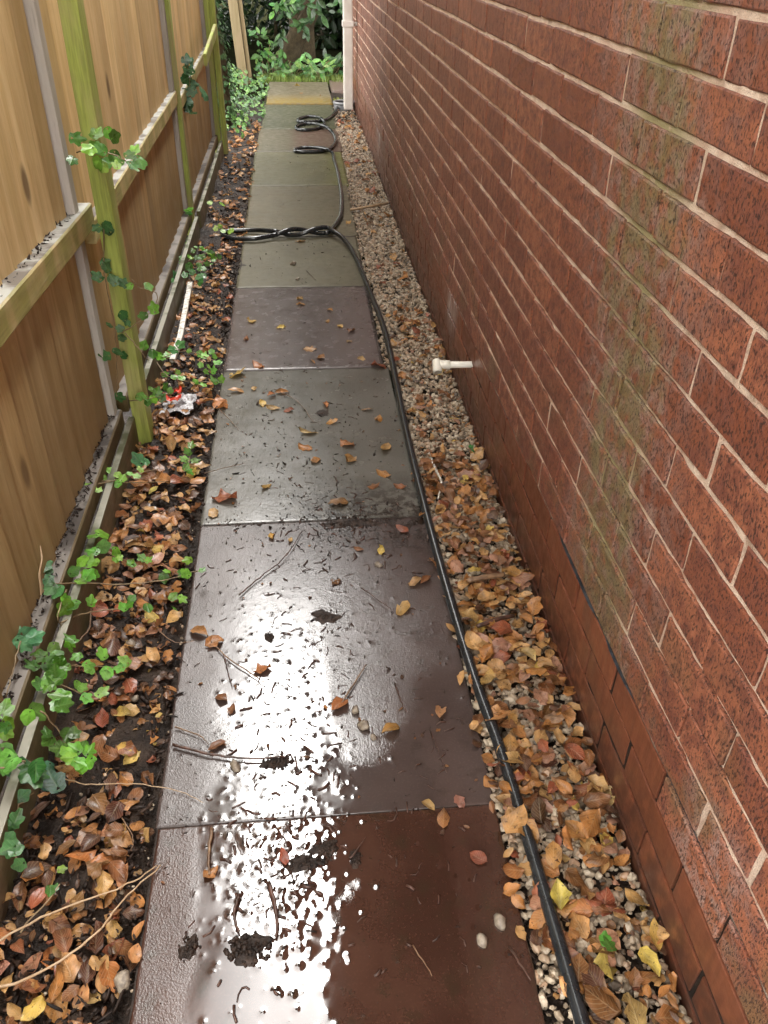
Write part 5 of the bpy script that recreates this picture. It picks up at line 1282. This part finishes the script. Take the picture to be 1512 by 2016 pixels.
# leaves hanging into view at the top
pts = [AtY(U(585, 690), U(-8, 30), U(9.7, 10.2)) for _ in range(40)] + [AtY(U(548, 575), U(0, 30), 9.9) for _ in range(14)] + [AtY(U(545, 560), U(55, 80), 9.9) for _ in range(8)] + [AtY(U(585, 612), U(40, 65), 9.9) for _ in range(14)]
single_leaves(lt, pts, 0.12, MIDG, (0, -0.8, 0.5))
single_leaves(lt, [AtY(U(535, 575), U(0, 25), 9.85) for _ in range(16)] + [AtY(U(500, 520), U(60, 80), 9.9) for _ in range(8)] + [AtY(U(510, 565), U(90, 130), 10.0) for _ in range(20)], 0.10, BRG, (0, -0.7, 0.6))
def shrub(xr, yr, Y0, Y1, n, size, pal, label, name='shrub', cat='shrub'):
    q = [AtY(U(*xr), U(*yr), U(Y0, Y1)) for _ in range(n)]
    c = sum(q, Vector()) / n
    r = tag(empty(name, (c.x, c.y, -0.04)), label, cat, 'low plants beyond the path')
    single_leaves(r, q, size, pal, (0, -0.6, 0.7))
    for k in range(7):
        e = random.choice(q); V, F = tube(catmull([(c.x + U(-0.08, 0.08), c.y + U(-.05, .05), -0.05), ((c.x + e.x) / 2, (c.y + e.y) / 2, e.z * 0.6), e], 4), 0.004, 5)
        o = link('stem', py_mesh('stem', V, F, M['ivy_stem'], True), r, (0, 0, 0)); o.location = -r.location
    return r
shrub((540, 615), (112, 156), 9.75, 10.2, 60, 0.10, BRG, 'bright green leafy plant at the end of the path')
shrub((600, 650), (118, 158), 9.7, 10.1, 60, 0.09, BRG + [(0.2, 0.38, 0.09)], 'paler green plant right of the bright leafy one')
shrub((630, 682), (112, 152), 9.9, 10.4, 30, 0.13, [(0.04, 0.11, 0.035), (0.06, 0.15, 0.045)], 'dark broad-leaved plant beside the downpipe')
shrub((505, 545), (80, 150), 9.9, 10.3, 50, 0.07, BRG + MIDG, 'small-leaved plant at the foot of the leaning trunk')
# grass strip at the end of the slabs
n = 1600
gx_, gy_ = RNG.uniform(-0.1, 0.95, n), RNG.uniform(9.6, 10.1, n)
BL = []
for _ in range(4):
    a = U(0.1, 0.5); BL.append((np.array([(-0.05, 0, 0), (0.05, 0, 0), (0.03, a * 0.5, 0.6), (-0.03, a * 0.5, 0.6), (0.0, a, 1.0), (0.0, a, 1.0)], np.float32), np.array([(0, 1, 2, 3), (3, 2, 4, 5)]), np.zeros((6, 2), np.float32)))
R3 = np.array([np.array(Euler((U(-.3, .3), U(-.3, .3), U(0, 6.28))).to_matrix()) for _ in range(n)])
tag(link('grass', bake('grass', BL, RNG.integers(0, 4, n), R3, np.stack([gx_, gy_, np.full(n, -0.03)], -1), RNG.uniform(0.04, 0.10, n), M['green_bulk'], np.array([(0.22, 0.30, 0.06)]) * RNG.uniform(0.6, 1.3, (n, 1)))), kind='stuff')
n = 260
tag(link('moss', bake('moss', BL, RNG.integers(0, 4, n), np.array([np.array(Euler((U(-.5, .5), U(-.5, .5), U(0, 6.28))).to_matrix()) for _ in range(n)]), np.stack([RNG.uniform(0.645, 0.72, n), RNG.uniform(8.2, 8.5, n), np.full(n, -0.01)], -1), RNG.uniform(0.02, 0.05, n), M['green_bulk'], np.array([(0.36, 0.40, 0.05)]) * RNG.uniform(0.7, 1.3, (n, 1)))), kind='stuff')
# ground ivy and the ivy-covered stump beyond the fence end
n = 900
T = np.array([(-0.55 + 0.62 * random.random() ** 1.3, U(6.7, 9.6), U(0.0, 0.10)) for _ in range(n)]); T[:, 2] += np.clip(-T[:, 0] - 0.15, 0, 1) * 0.45
T = T[T[:, 0] < 0.03 - 0.12 * (T[:, 1] < 7.5)]; n = len(T)
R3 = np.array([np.array(orient((random.gauss(0.3, 0.4), random.gauss(-0.4, 0.4), 0.8), U(0, 6.28))) for _ in range(n)])
C = np.array([(0.07, 0.18, 0.045), (0.12, 0.28, 0.06), (0.18, 0.34, 0.08), (0.045, 0.12, 0.035)])[RNG.integers(0, 4, n)]
tag(link('ground_ivy', bake('ground_ivy', IB, RNG.integers(0, 10, n), R3, T, RNG.uniform(0.02, 0.04, n), M['ivy_bulk'], C)), kind='stuff')
st = tag(empty('ivy_column', (-0.33, 7.3, -0.05)), 'old stump covered in dark ivy just beyond the last fence post', 'ivy')
V, F = tube(catmull([(0, 0, -0.1), (0.0, 0, 0.5), (-0.06, 0, 1.2), (-0.08, 0, 1.9)], 6), lambda t: 0.10 - 0.03 * t, 12, rough=0.1)
o = link('stump', py_mesh('stump', V, F, M['bark'], True), st); o.location = (0, 0, 0)
n = 900; th = RNG.uniform(0, 6.283, n); zz = RNG.uniform(0.0, 1.9, n); rr = 0.09 + 0.06 * RNG.uniform(0, 1, n) + 0.12 * np.exp(-zz / 0.2)
T = np.stack([rr * np.cos(th) - 0.04 * zz, rr * np.sin(th), zz], -1)
R3 = np.array([np.array(orient((math.cos(a), math.sin(a), 0.5 + random.gauss(0, 0.3)), U(0, 6.28))) for a in th])
C = np.array([(0.03, 0.08, 0.03), (0.05, 0.13, 0.045), (0.08, 0.17, 0.07)])[RNG.integers(0, 3, n)]
o = link('foliage', bake('foliage', IB, RNG.integers(0, 10, n), R3, T, RNG.uniform(0.022, 0.042, n), M['ivy_bulk'], C), st); o.location = (0, 0, 0); tag(o, kind='stuff')
bpy.context.view_layer.update()
